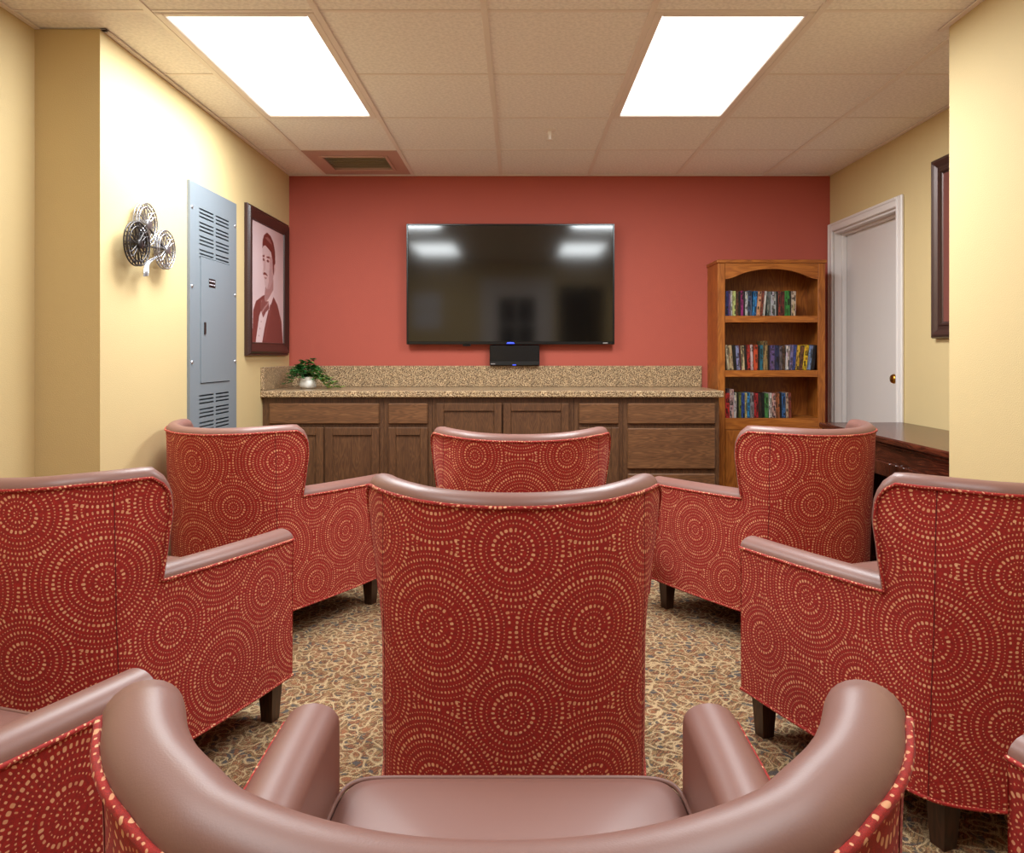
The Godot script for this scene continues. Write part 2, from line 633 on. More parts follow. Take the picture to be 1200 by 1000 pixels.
func crest(u: float) -> float:
	return lerpf(0.871, 0.880, smooth(0.1, 0.9, absf(u)))

func upper(u: float, v: float) -> Array:
	var h := lerpf(0.60, crest(u), v)
	var s := u * wing_reach(h)
	return [s, h]

func fuv(s: float, h: float) -> Vector2:
	return Vector2(s / PATTERN, -(h - 0.78) / PATTERN)

func make_chair() -> Node3D:
	var t := thing("armchair", "", "armchair")
	# --- outside upholstery
	var g := Geo.new()
	var rows := []
	var uvs := []
	var ns := 96
	for i in 13:
		var row := []
		var uvr := []
		for j in ns + 1:
			var s := lerpf(-S_END, S_END, float(j) / ns)
			var h := lerpf(0.13, arm_top(absf(s)), i / 12.0)
			row.append(outer(s, h))
			uvr.append(fuv(s, h))
		rows.append(row)
		uvs.append(uvr)
	g.grid(rows, uvs, -1.0 if facing_in(rows) else 1.0)
	rows = []
	uvs = []
	var nu := 64
	var nv := 16
	for i in nv + 1:
		var row := []
		var uvr := []
		for j in nu + 1:
			var q := upper(lerpf(-1, 1, float(j) / nu), float(i) / nv)
			row.append(outer(q[0], q[1]))
			uvr.append(fuv(q[0], q[1]))
		rows.append(row)
		uvs.append(uvr)
	g.grid(rows, uvs, -1.0 if facing_in(rows) else 1.0)
	# arm fronts
	for sg in [-1.0, 1.0]:
		var prof := arm_profile(sg * S_END)
		var pts: Array = [outer(sg * S_END, 0.13)]
		pts.append_array(prof)
		pts.append(Vector3(prof[-1].x, 0.13, prof[-1].z))
		var mid := Vector3.ZERO
		for p in pts:
			mid += p / pts.size()
		for k in pts.size():
			var a: Vector3 = pts[k]
			var b: Vector3 = pts[(k + 1) % pts.size()]
			g.tri(mid, a, b, Vector3(0, 0, -1), fuv(mid.x, mid.y), fuv(a.x, a.y), fuv(b.x, b.y))
	var shell := part("outer_upholstery", g, M.fabric, t)
	shell.set_meta("label", "red fabric woven with tan dotted rosettes")
	# --- leather back: roll over the crest and wing edges, and the inside
	g = Geo.new()
	var border := []      # [s, h, beyond]
	for i in 17:
		var q := upper(-1, i / 16.0)
		border.append([q[0], q[1], smooth(0.9, 1.0, i / 16.0)])
	for j in range(1, 64):
		var q := upper(lerpf(-1, 1, j / 64.0), 1)
		border.append([q[0], q[1], 1.0])
	for i in 17:
		var q := upper(1, 1.0 - i / 16.0)
		border.append([q[0], q[1], smooth(0.9, 1.0, 1.0 - i / 16.0)])
	rows = []
	var welt := []
	for n in border.size():
		var b: Array = border[n]
		var po := outer(b[0], b[1])
		var inn := inward(b[0], b[1])
		var prev := outer(border[maxi(n - 1, 0)][0], border[maxi(n - 1, 0)][1])
		var next := outer(border[mini(n + 1, border.size() - 1)][0], border[mini(n + 1, border.size() - 1)][1])
		var along := (next - prev).normalized()
		var beyond := along.cross(inn).normalized()
		if n > 20 and n < border.size() - 20 and beyond.y < 0.0:
			beyond = -beyond
		elif (n <= 20 or n >= border.size() - 20) and beyond.dot(Vector3(0, 0.6, -1)) < 0.0:
			beyond = -beyond
		welt.append(po + beyond * 0.001 - inn * 0.002)
		var row := []
		for k in 13:
			var f := PI * k / 12.0
			var th := 0.066
			row.append(po + inn * th * (1 - cos(f)) * 0.5 + beyond * 0.027 * sin(f))
		rows.append(row)
	g.grid(rows, [], grid_sign(rows, func(p: Vector3) -> Vector3: return Vector3(0, 1, 0) if p.y > 0.85 else Vector3(0, 0.2, -1)))
	rows = []
	for i in 22:
		var row := []
		for j in nu + 1:
			var u := lerpf(-1, 1, float(j) / nu)
			var s: float
			var h: float
			if i < 5:
				h = lerpf(0.40, 0.60, i / 5.0)
				s = u * wing_reach(0.60)
			else:
				var q := upper(u, (i - 5) / 16.0)
				s = q[0]
				h = q[1]
			var th := lerpf(0.066, 0.14, smooth(0.88, 0.45, h) * smooth(1.0, 0.5, absf(u)))
			row.append(outer(s, h) + inward(s, h) * th)
		rows.append(row)
	g.grid(rows, [], 1.0 if facing_in(rows) else -1.0)
	var back := part("backrest", g, M.leather, t)
	back.set_meta("label", "brown leather inner back rolled over the crest")
	# --- arms
	for sg in [-1.0, 1.0]:
		g = Geo.new()
		rows = []
		for i in 25:
			var a := lerpf(0.46, S_END, i / 24.0)
			var prof := arm_profile(sg * a)
			prof.append(Vector3(prof[-1].x, 0.36, prof[-1].z))
			rows.append(prof)
		g.grid(rows, [], grid_sign(rows, func(p: Vector3) -> Vector3: return Vector3(-sg * 0.5, 1, 0)))
		var arm := part("armrest", g, M.leather, t)
		arm.set_meta("label", "brown leather armrest pad")
	# --- welts
	g = Geo.new()
	g.tube(welt, 0.0045, 6, false, true, 1.0 / PATTERN)
	for sg in [-1.0, 1.0]:
		var line := []
		for i in 20:
			var a := lerpf(0.475, S_END, i / 19.0)
			line.append(outer(sg * a, arm_top(a)) - inward(sg * a, 0.58) * 0.002)
		g.tube(line, 0.0045, 6, false, true, 1.0 / PATTERN)
	var base := []
	for j in 80:
		var s := lerpf(-S_END, S_END, j / 79.0)
		base.append(outer(s, 0.132) - inward(s, 0.13) * 0.002)
	g.tube(base, 0.0045, 6, false, true, 1.0 / PATTERN)
	part("welt", g, M.fabric, t)
	for sg in [-1.0, 1.0]:
		g = Geo.new()
		var line := []
		for i in 24:
			var h := lerpf(0.135, 0.876, i / 23.0)
			line.append(outer(sg * S_SEAM, h) + inward(sg * S_SEAM, h) * 0.0008)
		g.tube(line, 0.0015, 5)
		part("seam", g, M.seam, t)
	# --- front apron, underside, seat
	g = Geo.new()
	for q in [[-0.292, -0.385, 0.292, -0.385]]:
		g.quad(Vector3(q[0], 0.13, q[1]), Vector3(q[2], 0.13, q[3]), Vector3(q[2], 0.335, q[3]), Vector3(q[0], 0.335, q[1]), Vector3(0, 0, -1), fuv(-0.292, 0.13), fuv(0.292, 0.13), fuv(0.292, 0.335), fuv(-0.292, 0.335))
	part("apron", g, M.fabric, t)
	g = Geo.new()
	var low := []
	for j in 60:
		low.append(outer(lerpf(-S_END, S_END, j / 59.0), 0.131))
	for k in low.size():
		g.tri(Vector3(0, 0.131, 0), low[k], low[(k + 1) % low.size()], Vector3.DOWN)
	part("dust_cover", g, M.dust, t)
	var cushion := seat_cushion(t)
	g = Geo.new()
	for y in [0.342, 0.474]:
		var loop := []
		for k in 64:
			loop.append(round_rect(k / 64.0, 0.002, y))
		g.tube(loop, 0.0042, 6, true)
	part("piping", g, M.leather, cushion)
	# --- legs
	for q in [[-0.325, -0.335], [0.325, -0.335], [-0.245, 0.245], [0.245, 0.245]]:
		g = Geo.new()
		var a := 0.028
		var b := 0.020
		var top := []
		var bot := []
		for k in [[-1, -1], [1, -1], [1, 1], [-1, 1]]:
			top.append(Vector3(q[0] + k[0] * a, 0.1305, q[1] + k[1] * a))
			bot.append(Vector3(q[0] + k[0] * b, 0.0, q[1] + k[1] * b))
		for k in 4:
			var mid: Vector3 = (top[k] + top[(k + 1) % 4]) * 0.5 - Vector3(q[0], 0.13, q[1])
			g.quad(bot[k], bot[(k + 1) % 4], top[(k + 1) % 4], top[k], mid)
		g.flat(bot, Vector3.DOWN)
		part("leg", g, M.leg_y, t)
	return t

func facing_in(rows: Array) -> bool:
	# does d(row) x d(column) at the middle of the back point to the inside?
	var i := rows.size() / 2
	var j: int = rows[0].size() / 2
	var n: Vector3 = (rows[i + 1][j] - rows[i][j]).cross(rows[i][j + 1] - rows[i][j])
	return n.z < 0.0

func grid_sign(rows: Array, ref: Callable) -> float:
	var i := rows.size() / 2
	var j: int = rows[0].size() / 2 - 1
	var n: Vector3 = (rows[i + 1][j] - rows[i][j]).cross(rows[i][j + 1] - rows[i][j])
	return 1.0 if n.dot(ref.call(rows[i][j])) > 0.0 else -1.0

func arm_profile(s: float) -> Array:
	var h := arm_top(absf(s))
	var po := outer(s, h)
	var inn := inward(s, 0.58)
	var out := []
	for k in 11:
		var f := PI * k / 10.0
		out.append(po + inn * 0.088 * (1 - cos(f)) * 0.5 + Vector3(0, 0.033 * sin(f), 0))
	return out

func round_rect(t: float, grow: float, y: float) -> Vector3:
	var hx := 0.283 + grow
	var z0 := -0.418 - grow
	var z1 := 0.27 + grow
	var a := t * TAU
	var c := cos(a)
	var s := sin(a)
	var e := 0.16
	var x := signf(c) * pow(absf(c), e) * hx
	var z := (z0 + z1) * 0.5 + signf(s) * pow(absf(s), e) * (z1 - z0) * 0.5
	return Vector3(x, y, z)

func seat_cushion(t: Node3D) -> MeshInstance3D:
	var g := Geo.new()
	var rows := []
	var c := Vector3(0, 0, -0.074)
	for q in [[0.0, 0.337], [0.96, 0.337], [1.0, 0.345], [1.008, 0.41], [1.0, 0.47], [0.975, 0.479], [0.9, 0.486], [0.7, 0.497], [0.4, 0.505], [0.001, 0.508]]:
		var row := []
		for k in 65:
			var p := round_rect((k % 64) / 64.0, 0.0, 0.0)
			p = c + (p - c) * float(q[0])
			p.y = q[1]
			row.append(p)
		rows.append(row)
	g.grid(rows, [], 1.0, true)
	var o := part("seat_cushion", g, M.leather, t)
	o.set_meta("label", "brown leather seat cushion with piped edge")
	return o

# ---------------------------------------------------------------- room
func build_room() -> void:
	var g := Geo.new()
	g.span(Vector3(-2.1, -0.1, -5.4), Vector3(2.45, 0, 0.6))
	g.span(Vector3(0.44, -0.1, 0.6), Vector3(1.36, 0, 3.3))
	var fl := part("floor", g, M.carpet, self)
	fl.set_meta("label", "brown and beige carpet with curling leaf pattern")
	fl.set_meta("category", "floor")
	fl.set_meta("kind", "structure")
	var top := 2.4435
	wall("wall_back", "terracotta red wall behind the television", M.red, [[Vector3(-1.6, 0, -5.3), Vector3(2.168, top, BACK)]])
	wall("wall_left", "pale yellow wall holding the grey electrical panel, with its return", M.yellow, [
		[Vector3(-1.95, 0, -5.3), Vector3(-1.72, top, -2.83)],
		[Vector3(-1.72, 0, -5.3), Vector3(-1.6, top, -4.153)],
		[Vector3(-1.72, 0, -3.579), Vector3(-1.6, top, -2.83)],
		[Vector3(-1.72, 0, -4.153), Vector3(-1.6, 0.708, -3.579)],
		[Vector3(-1.72, 2.034, -4.153), Vector3(-1.6, top, -3.579)]])
	wall("wall_left_front", "narrow strip of yellow wall at the left edge", M.yellow, [[Vector3(-1.95, 0, -2.83), Vector3(-1.85, top, 0.45)]])
	wall("wall_right_front", "pale yellow wall at the right edge beside the chairs", M.yellow, [[Vector3(1.633, 0, -2.81), Vector3(1.76, top, 0.45)], [Vector3(1.76, 0, -2.81), Vector3(2.33, top, -2.69)]])
	# recessed right wall with the door opening
	wall("wall_right", "recessed yellow wall with the white door", M.yellow, [
		[Vector3(2.168, 0, -4.22), Vector3(2.33, top, -2.81)],
		[Vector3(2.168, 0, -5.3), Vector3(2.33, top, -5.10)],
		[Vector3(2.168, 2.04, -5.10), Vector3(2.33, top, -4.22)]])
	# wall behind the viewer, with a doorway left of the glazed door
	wall("wall_front", "yellow wall behind the viewer", M.yellow, [
		[Vector3(-1.95, 0, 0.45), Vector3(-0.48, top, 0.6)],
		[Vector3(-0.48, 2.13, 0.45), Vector3(0.42, top, 0.6)],
		[Vector3(0.42, 0, 0.45), Vector3(0.56, top, 0.6)],
		[Vector3(0.56, 2.10, 0.45), Vector3(1.24, top, 0.6)],
		[Vector3(1.24, 0, 0.45), Vector3(1.76, top, 0.6)]])
	# unlit hallway beyond the open doorway
	wall("wall_hallway", "unlit hallway behind the viewer, through the open doorway", M.yellow, [
		[Vector3(0.44, 0, 0.6), Vector3(0.54, top, 3.2)],
		[Vector3(1.26, 0, 0.6), Vector3(1.36, top, 3.2)],
		[Vector3(0.44, 0, 3.2), Vector3(1.36, top, 3.3)],
		[Vector3(0.44, top, 0.6), Vector3(1.36, 2.5, 3.3)]])
	build_ceiling()
	build_doors()

func build_ceiling() -> void:
	var c := setting("ceiling", "suspended ceiling of cream acoustic tiles in a metal grid", "ceiling")
	var g := Geo.new()
	g.span(Vector3(-2.1, 2.50, -5.4), Vector3(2.45, 2.60, 0.6))
	part("deck", g, M.tile, c)
	var xs := [-1.95, -1.345, -0.735, -0.125, 0.485, 1.095, 1.705, 2.33]
	var ds := [-0.6, 0.25, 0.86, 1.47, 2.08, 2.69, 3.30, 3.91, 4.52, 5.28]
	for i in xs.size() - 1:
		for j in ds.size() - 1:
			if (i == 1 or i == 4) and j in [1, 2, 5, 6]:
				continue      # light fittings
			if i == 1 and j == 8:
				continue      # air vent
			var a := Vector3(xs[i] + 0.004, CEIL + 0.003, -ds[j] - 0.004)
			var b := Vector3(xs[i + 1] - 0.004, CEIL + 0.022, -ds[j + 1] + 0.004)
			g = Geo.new()
			g.span(a, b, 0.002)
			part("tile", g, M.tile, c)
	for i in range(1, xs.size() - 1):
		g = Geo.new()
		g.span(Vector3(xs[i] - 0.012, CEIL - 0.003, -5.28), Vector3(xs[i] + 0.012, CEIL + 0.003, 0.6), 0.001)
		part("main_bar", g, M.grid, c)
	for j in range(1, ds.size() - 1):
		for i in xs.size() - 1:
			if (i == 1 or i == 4) and j in [2, 6]:
				continue
			g = Geo.new()
			g.span(Vector3(xs[i] + 0.012, CEIL - 0.0005, -ds[j] - 0.008), Vector3(xs[i + 1] - 0.012, CEIL + 0.003, -ds[j] + 0.008), 0.001)
			part("cross_bar", g, M.grid, c)
	# wall angles round the edge
	for q in [[-1.6, -5.16, 2.168, -5.138], [-1.6, -5.138, -1.578, -2.83], [2.146, -5.138, 2.168, -2.81], [-1.85, -2.852, -1.578, -2.83], [-1.85, -2.83, -1.828, 0.45], [1.611, -2.85, 1.633, 0.45], [1.633, -2.832, 2.168, -2.81]]:
		g = Geo.new()
		var x0: float = q[0]
		g.span(Vector3(x0, CEIL - 0.005, q[1]), Vector3(q[2], CEIL + 0.001, q[3]), 0.001)
		part("wall_angle", g, M.grid, c)
	# ---- lights, one frame with a glowing lens each
	var words := ["white fluorescent panel light in the ceiling, above the film reels", "white fluorescent panel light in the ceiling, on the bookcase side", "rear fluorescent panel light above the nearest chairs, on the left", "rear fluorescent panel light above the nearest chairs, on the right"]
	for k in 4:
		var xc := -1.04 if k % 2 == 0 else 0.79
		var t := thing("ceiling_light", words[k], "ceiling light", Vector3(xc, CEIL, -3.30 if k < 2 else -0.86), 0, "fluorescent ceiling lights")
		var hx := 0.293
		var hz := 0.598
		var lx := 0.262
		var lz := 0.572
		for q in [[-hx, -hz, -lx, hz], [lx, -hz, hx, hz], [-lx, -hz, lx, -lz], [-lx, lz, lx, hz]]:
			g = Geo.new()
			g.span(Vector3(q[0], -0.004, q[1]), Vector3(q[2], 0.03, q[3]), 0.003)
			part("frame_rail", g, M.grid, t)
		g = Geo.new()
		g.span(Vector3(-lx, 0.006, -lz), Vector3(lx, 0.014, lz))
		part("lens", g, M.lens, t).set_meta("label", "glowing white diffuser")
		var l := AreaLight3D.new()
		l.name = "panel_glow"
		t.add_child(l)
		l.position = Vector3(0, -0.006, 0)
		l.rotation_degrees.x = -90
		l.area_size = Vector2(lx * 2, lz * 2)
		l.light_color = Color(0.95, 0.985, 1.0)
		l.light_energy = LAMP if k < 2 else REAR_LAMP
		l.shadow_enabled = true
		l.area_range = 12.0
		l.area_attenuation = 2.0
	# ---- air vent
	var v := thing("ceiling_vent", "dusty pink ceiling air vent with dark slats near the red wall", "vent", Vector3(-1.04, CEIL, -4.83))
	g = Geo.new()
	for q in [[-0.293, -0.295, -0.20, 0.295], [0.20, -0.295, 0.293, 0.295], [-0.20, -0.295, 0.20, -0.155], [-0.20, 0.175, 0.20, 0.295]]:
		g.span(Vector3(q[0], -0.002, q[1]), Vector3(q[2], 0.012, q[3]))
	part("face_plate", g, M.vent, v)
	g = Geo.new()
	for q in [[-0.215, -0.17, -0.195, 0.19], [0.195, -0.17, 0.215, 0.19], [-0.195, -0.17, 0.195, -0.15], [-0.195, 0.17, 0.195, 0.19]]:
		g.span(Vector3(q[0], -0.010, q[1]), Vector3(q[2], -0.002, q[3]), 0.003)
	part("collar", g, M.vent, v)
	for k in 8:
		g = Geo.new()
		g.box(Vector3(0, 0.006, -0.13 + k * 0.042), Vector3(0.39, 0.002, 0.036), 0.0, Basis(Vector3.RIGHT, 0.45))
		part("slat", g, M.vent_slat, v)
	g = Geo.new()
	g.span(Vector3(-0.2, 0.03, -0.16), Vector3(0.2, 0.034, 0.18))
	part("duct", g, M.vent_slat, v)
	# ---- sprinkler
	var s := thing("fire_sprinkler", "small fire sprinkler head hanging from a ceiling tile", "sprinkler", Vector3(0.172, CEIL + 0.003, -4.13))
	g = Geo.new()
	g.lathe(Vector3.ZERO, [[0.001, -0.006], [0.03, -0.006], [0.036, 0.0]], 20)
	part("escutcheon", g, M.grid, s)
	g = Geo.new()
	g.lathe(Vector3.ZERO, [[0.011, -0.005], [0.011, -0.026], [0.008, -0.028], [0.008, -0.052], [0.001, -0.053]], 12)
	part("body", g, M.grid, s)
	g = Geo.new()
	g.lathe(Vector3(0, -0.056, 0), [[0.001, 0.0], [0.018, 0.0], [0.018, 0.003], [0.001, 0.004]], 14)
	part("deflector", g, M.grid, s)

func build_doors() -> void:
	var d := setting("door_1", "white flush door with white casing beside the bookcase", "door")
	var g := Geo.new()
	# casing proud of the wall, in three lengths
	for q in [[-4.225, -4.165, 0.0, 2.10], [-5.155, -5.095, 0.0, 2.10]]:
		g = Geo.new()
		g.span(Vector3(2.150, q[2], q[0]), Vector3(2.1675, q[3], q[1]), 0.005)
		g.span(Vector3(2.146, q[2], q[0] + 0.004), Vector3(2.152, q[3] - 0.004, q[0] + 0.02), 0.002)
		part("casing", g, M.white_trim, d)
	g = Geo.new()
	g.span(Vector3(2.150, 2.04, -5.095), Vector3(2.1675, 2.10, -4.225), 0.005)
	g.span(Vector3(2.146, 2.08, -5.095), Vector3(2.152, 2.096, -4.225), 0.002)
	part("casing", g, M.white_trim, d)
	g = Geo.new()
	g.span(Vector3(2.168, 0, -5.10), Vector3(2.33, 2.04, -5.085))
	g.span(Vector3(2.168, 0, -4.235), Vector3(2.33, 2.04, -4.22))
	g.span(Vector3(2.168, 2.025, -5.085), Vector3(2.33, 2.04, -4.235))
	part("jamb", g, M.white_trim, d)
	g = Geo.new()
	g.span(Vector3(2.215, 0, -5.085), Vector3(2.245, 2.025, -5.070), 0.002)
	g.span(Vector3(2.215, 0, -4.250), Vector3(2.245, 2.025, -4.235), 0.002)
	g.span(Vector3(2.215, 2.010, -5.070), Vector3(2.245, 2.025, -4.250), 0.002)
	part("door_stop", g, M.white_trim, d)
	g = Geo.new()
	g.span(Vector3(2.246, 0.01, -5.082), Vector3(2.288, 2.022, -4.238), 0.002)
	var slab := part("door_slab", g, M.door, d)
	var turn := Basis(Vector3.BACK, PI / 2)
	g = Geo.new()
	g.lathe(Vector3(2.246, 1.055, -4.31), [[0.001, 0.012], [0.024, 0.010], [0.03, 0.0]], 20, turn)
	g.lathe(Vector3(2.246, 1.055, -4.31), [[0.010, 0.008], [0.010, 0.045], [0.026, 0.052], [0.029, 0.066], [0.022, 0.078], [0.001, 0.081]], 20, turn)
	part("door_knob", g, M.brass, slab)
	# glazed door behind the viewer (seen mirrored in the screen)
	var e := setting("door_2", "white glazed door in the wall behind the viewer", "door")
	g = Geo.new()
	g.span(Vector3(-0.54, 0, 0.43), Vector3(-0.48, 2.19, 0.449), 0.003)
	g.span(Vector3(0.42, 0, 0.43), Vector3(0.48, 2.19, 0.449), 0.003)
	g.span(Vector3(-0.48, 2.13, 0.43), Vector3(0.42, 2.19, 0.449), 0.003)
	part("casing", g, M.white_trim, e)
	g = Geo.new()
	g.span(Vector3(-0.478, 0.01, 0.47), Vector3(-0.30, 2.128, 0.51), 0.003)
	g.span(Vector3(0.24, 0.01, 0.47), Vector3(0.418, 2.128, 0.51), 0.003)
	g.span(Vector3(-0.30, 1.93, 0.47), Vector3(0.24, 2.128, 0.51), 0.003)
	g.span(Vector3(-0.30, 0.01, 0.47), Vector3(0.24, 0.40, 0.51), 0.003)
	g.span(Vector3(-0.045, 0.40, 0.475), Vector3(-0.015, 1.93, 0.505), 0.003)
	for y in [0.78, 1.16, 1.54]:
		g.span(Vector3(-0.30, y - 0.012, 0.476), Vector3(0.24, y + 0.012, 0.504), 0.003)
	part("door_slab", g, M.white_trim, e)
	g = Geo.new()
	g.span(Vector3(-0.30, 0.40, 0.488), Vector3(0.24, 1.93, 0.492))
	part("pane", g, M.screen, e)

# ---------------------------------------------------------------- furniture
func build_counter() -> void:
	var zf := -4.62      # face of the cabinet frames
	var xs := [-1.598, -0.841, -0.540, 0.343, 0.649, 1.25]
	var words := ["dark wood base cabinet at the left end with wide drawer over two doors", "narrow dark wood base cabinet left of the tall doors, drawer over one door", "dark wood base cabinet under the television with two tall doors", "narrow dark wood base cabinet right of the tall doors, drawer over one door", "dark wood drawer cabinet at the right end beside the bookcase"]
	for i in 5:
		var w: float = xs[i + 1] - xs[i] - 0.002
		var t := thing("base_cabinet", words[i], "cabinet", Vector3((xs[i] + xs[i + 1]) * 0.5, 0, zf), 0, "base cabinets under the granite top")
		var h := w * 0.5
		var g := Geo.new()
		g.span(Vector3(-h, 0.10, -0.53), Vector3(h, 0.928, -0.02))
		g.span(Vector3(-h, 0.0, -0.53), Vector3(h, 0.10, -0.07))
		part("carcass", g, M.walnut_y, t)
		# drawer and door fields measured in world x, drawn as fronts on a face frame
		var fronts := []       # [kind, x0, x1, y0, y1]
		var dy0 := 0.765
		var dy1 := 0.893
		match i:
			0: fronts = [["drawer", -1.552, -0.868, dy0, dy1], ["door", -1.552, -1.214, 0.15, 0.742], ["door", -1.205, -0.868, 0.15, 0.742]]
			1: fronts = [["drawer", -0.812, -0.566, dy0, dy1], ["door", -0.812, -0.566, 0.15, 0.742]]
			2: fronts = [["door", -0.514, -0.106, 0.15, dy1], ["door", -0.097, 0.312, 0.15, dy1]]
			3: fronts = [["drawer", 0.374, 0.622, dy0, dy1], ["door", 0.374, 0.622, 0.15, 0.742]]
			4: fronts = [["drawer", 0.676, 1.222, dy0, dy1], ["drawer", 0.676, 1.222, 0.485, 0.738], ["drawer", 0.676, 1.222, 0.17, 0.455]]
		var cx := t.position.x
		g = Geo.new()
		g.span(Vector3(-h, 0.10, -0.02), Vector3(h, 0.928, 0.0))
		part("face_frame", g, M.walnut_y, t)
		for f in fronts:
			var a := Vector3(f[1] - cx, f[3], 0.001)
			var b := Vector3(f[2] - cx, f[4], 0.020)
			if f[0] == "drawer":
				g = Geo.new()
				g.span(a, b, 0.006)
				part("drawer_front", g, M.amber_walnut_x, t)
			else:
				var fr := 0.048
				g = Geo.new()
				g.span(a, Vector3(a.x + fr, b.y, b.z), 0.003)
				g.span(Vector3(b.x - fr, a.y, a.z), b, 0.003)
				g.span(Vector3(a.x + fr, a.y, a.z), Vector3(b.x - fr, a.y + fr, b.z), 0.003)
				g.span(Vector3(a.x + fr, b.y - fr, a.z), Vector3(b.x - fr, b.y, b.z), 0.003)
				var dr := part("door", g, M.walnut_y, t)
				g = Geo.new()
				g.span(Vector3(a.x + fr, a.y + fr, 0.002), Vector3(b.x - fr, b.y - fr, 0.009))
				part("panel", g, M.walnut_y, dr)
	var c := thing("granite_countertop", "speckled beige granite countertop with backsplash along the red wall", "countertop", Vector3(-0.165, 0.93, -4.87))
	var g := Geo.new()
	g.span(Vector3(-1.434, 0.0, -0.288), Vector3(1.435, 0.042, 0.29), 0.006)
	part("slab", g, M.granite, c)
	g = Geo.new()
	g.span(Vector3(-1.410, 0.0425, -0.288), Vector3(1.435, 0.188, -0.266), 0.003)
	part("backsplash", g, M.granite, c)
	g = Geo.new()
	g.span(Vector3(-1.434, 0.0425, -0.288), Vector3(-1.412, 0.188, 0.286), 0.003)
	part("side_splash", g, M.granite, c)

func build_television() -> void:
	var t := thing("television", "large black flat television mounted on the red wall", "television", Vector3(-0.057, 1.68, -5.095))
	t.rotation.x = deg_to_rad(0.46)
	var w := 0.715
	var h := 0.414
	var g := Geo.new()
	g.span(Vector3(-w, -h, -0.022), Vector3(w, h, 0.004), 0.004)
	part("case", g, M.tv_case, t)
	g = Geo.new()
	g.span(Vector3(-0.25, -0.2, -0.059), Vector3(0.25, 0.2, -0.022))
	part("wall_bracket", g, M.black, t)
	g = Geo.new()
	for q in [[-w, -h, -w + 0.012, h], [w - 0.012, -h, w, h], [-w + 0.012, h - 0.012, w - 0.012, h], [-w + 0.012, -h, w - 0.012, -h + 0.020]]:
		g.span(Vector3(q[0], q[1], 0.0041), Vector3(q[2], q[3], 0.010), 0.002)
	part("bezel", g, M.tv_case, t)
	g = Geo.new()
	g.span(Vector3(-w + 0.012, -h + 0.020, 0.0041), Vector3(w - 0.012, h - 0.012, 0.006))
	part("screen", g, M.screen, t)
	g = Geo.new()
	g.span(Vector3(0.636, -h + 0.006, 0.0101), Vector3(0.668, -h + 0.013, 0.0106))
	part("badge", g, M.silver, t)
	g = Geo.new()
	g.lathe(Vector3(0.0, -h + 0.004, 0.006), [[0.001, 0.012], [0.022, 0.010], [0.030, 0.0], [0.001, 0.0]], 16, Basis.IDENTITY)
	part("status_light", g, M.blue_led, t)
	g = Geo.new()
	g.span(Vector3(-0.330, -h - 0.012, -0.02), Vector3(-0.274, -h, 0.0), 0.003)
	part("sensor", g, M.black, t)
	var s := thing("speaker_box", "small black box mounted under the middle of the television", "speaker", Vector3(-0.029, 1.121, -5.115))
	g = Geo.new()
	g.span(Vector3(-0.172, 0, -0.045), Vector3(0.172, 0.140, 0.02), 0.004)
	part("case", g, M.black, s)
	g = Geo.new()
	g.span(Vector3(-0.168, 0.030, 0.0201), Vector3(0.168, 0.136, 0.0225), 0.001)
	part("grille", g, M.tv_case, s)
	g = Geo.new()
	g.span(Vector3(-0.164, 0.008, 0.0201), Vector3(-0.134, 0.014, 0.0212))
	part("badge", g, M.silver, s)
	g = Geo.new()
	g.span(Vector3(-0.014, 0.001, 0.0201), Vector3(0.010, 0.006, 0.0212))
	part("status_light", g, M.blue_led, s)

const ORDINAL := ["first", "second", "third", "fourth", "fifth", "sixth", "seventh", "eighth", "ninth", "tenth", "eleventh", "twelfth", "thirteenth", "fourteenth", "fifteenth", "sixteenth", "seventeenth", "eighteenth", "nineteenth", "twentieth", "twenty-first", "twenty-second", "twenty-third", "twenty-fourth", "twenty-fifth", "twenty-sixth", "twenty-seventh", "twenty-eighth", "twenty-ninth", "thirtieth"]

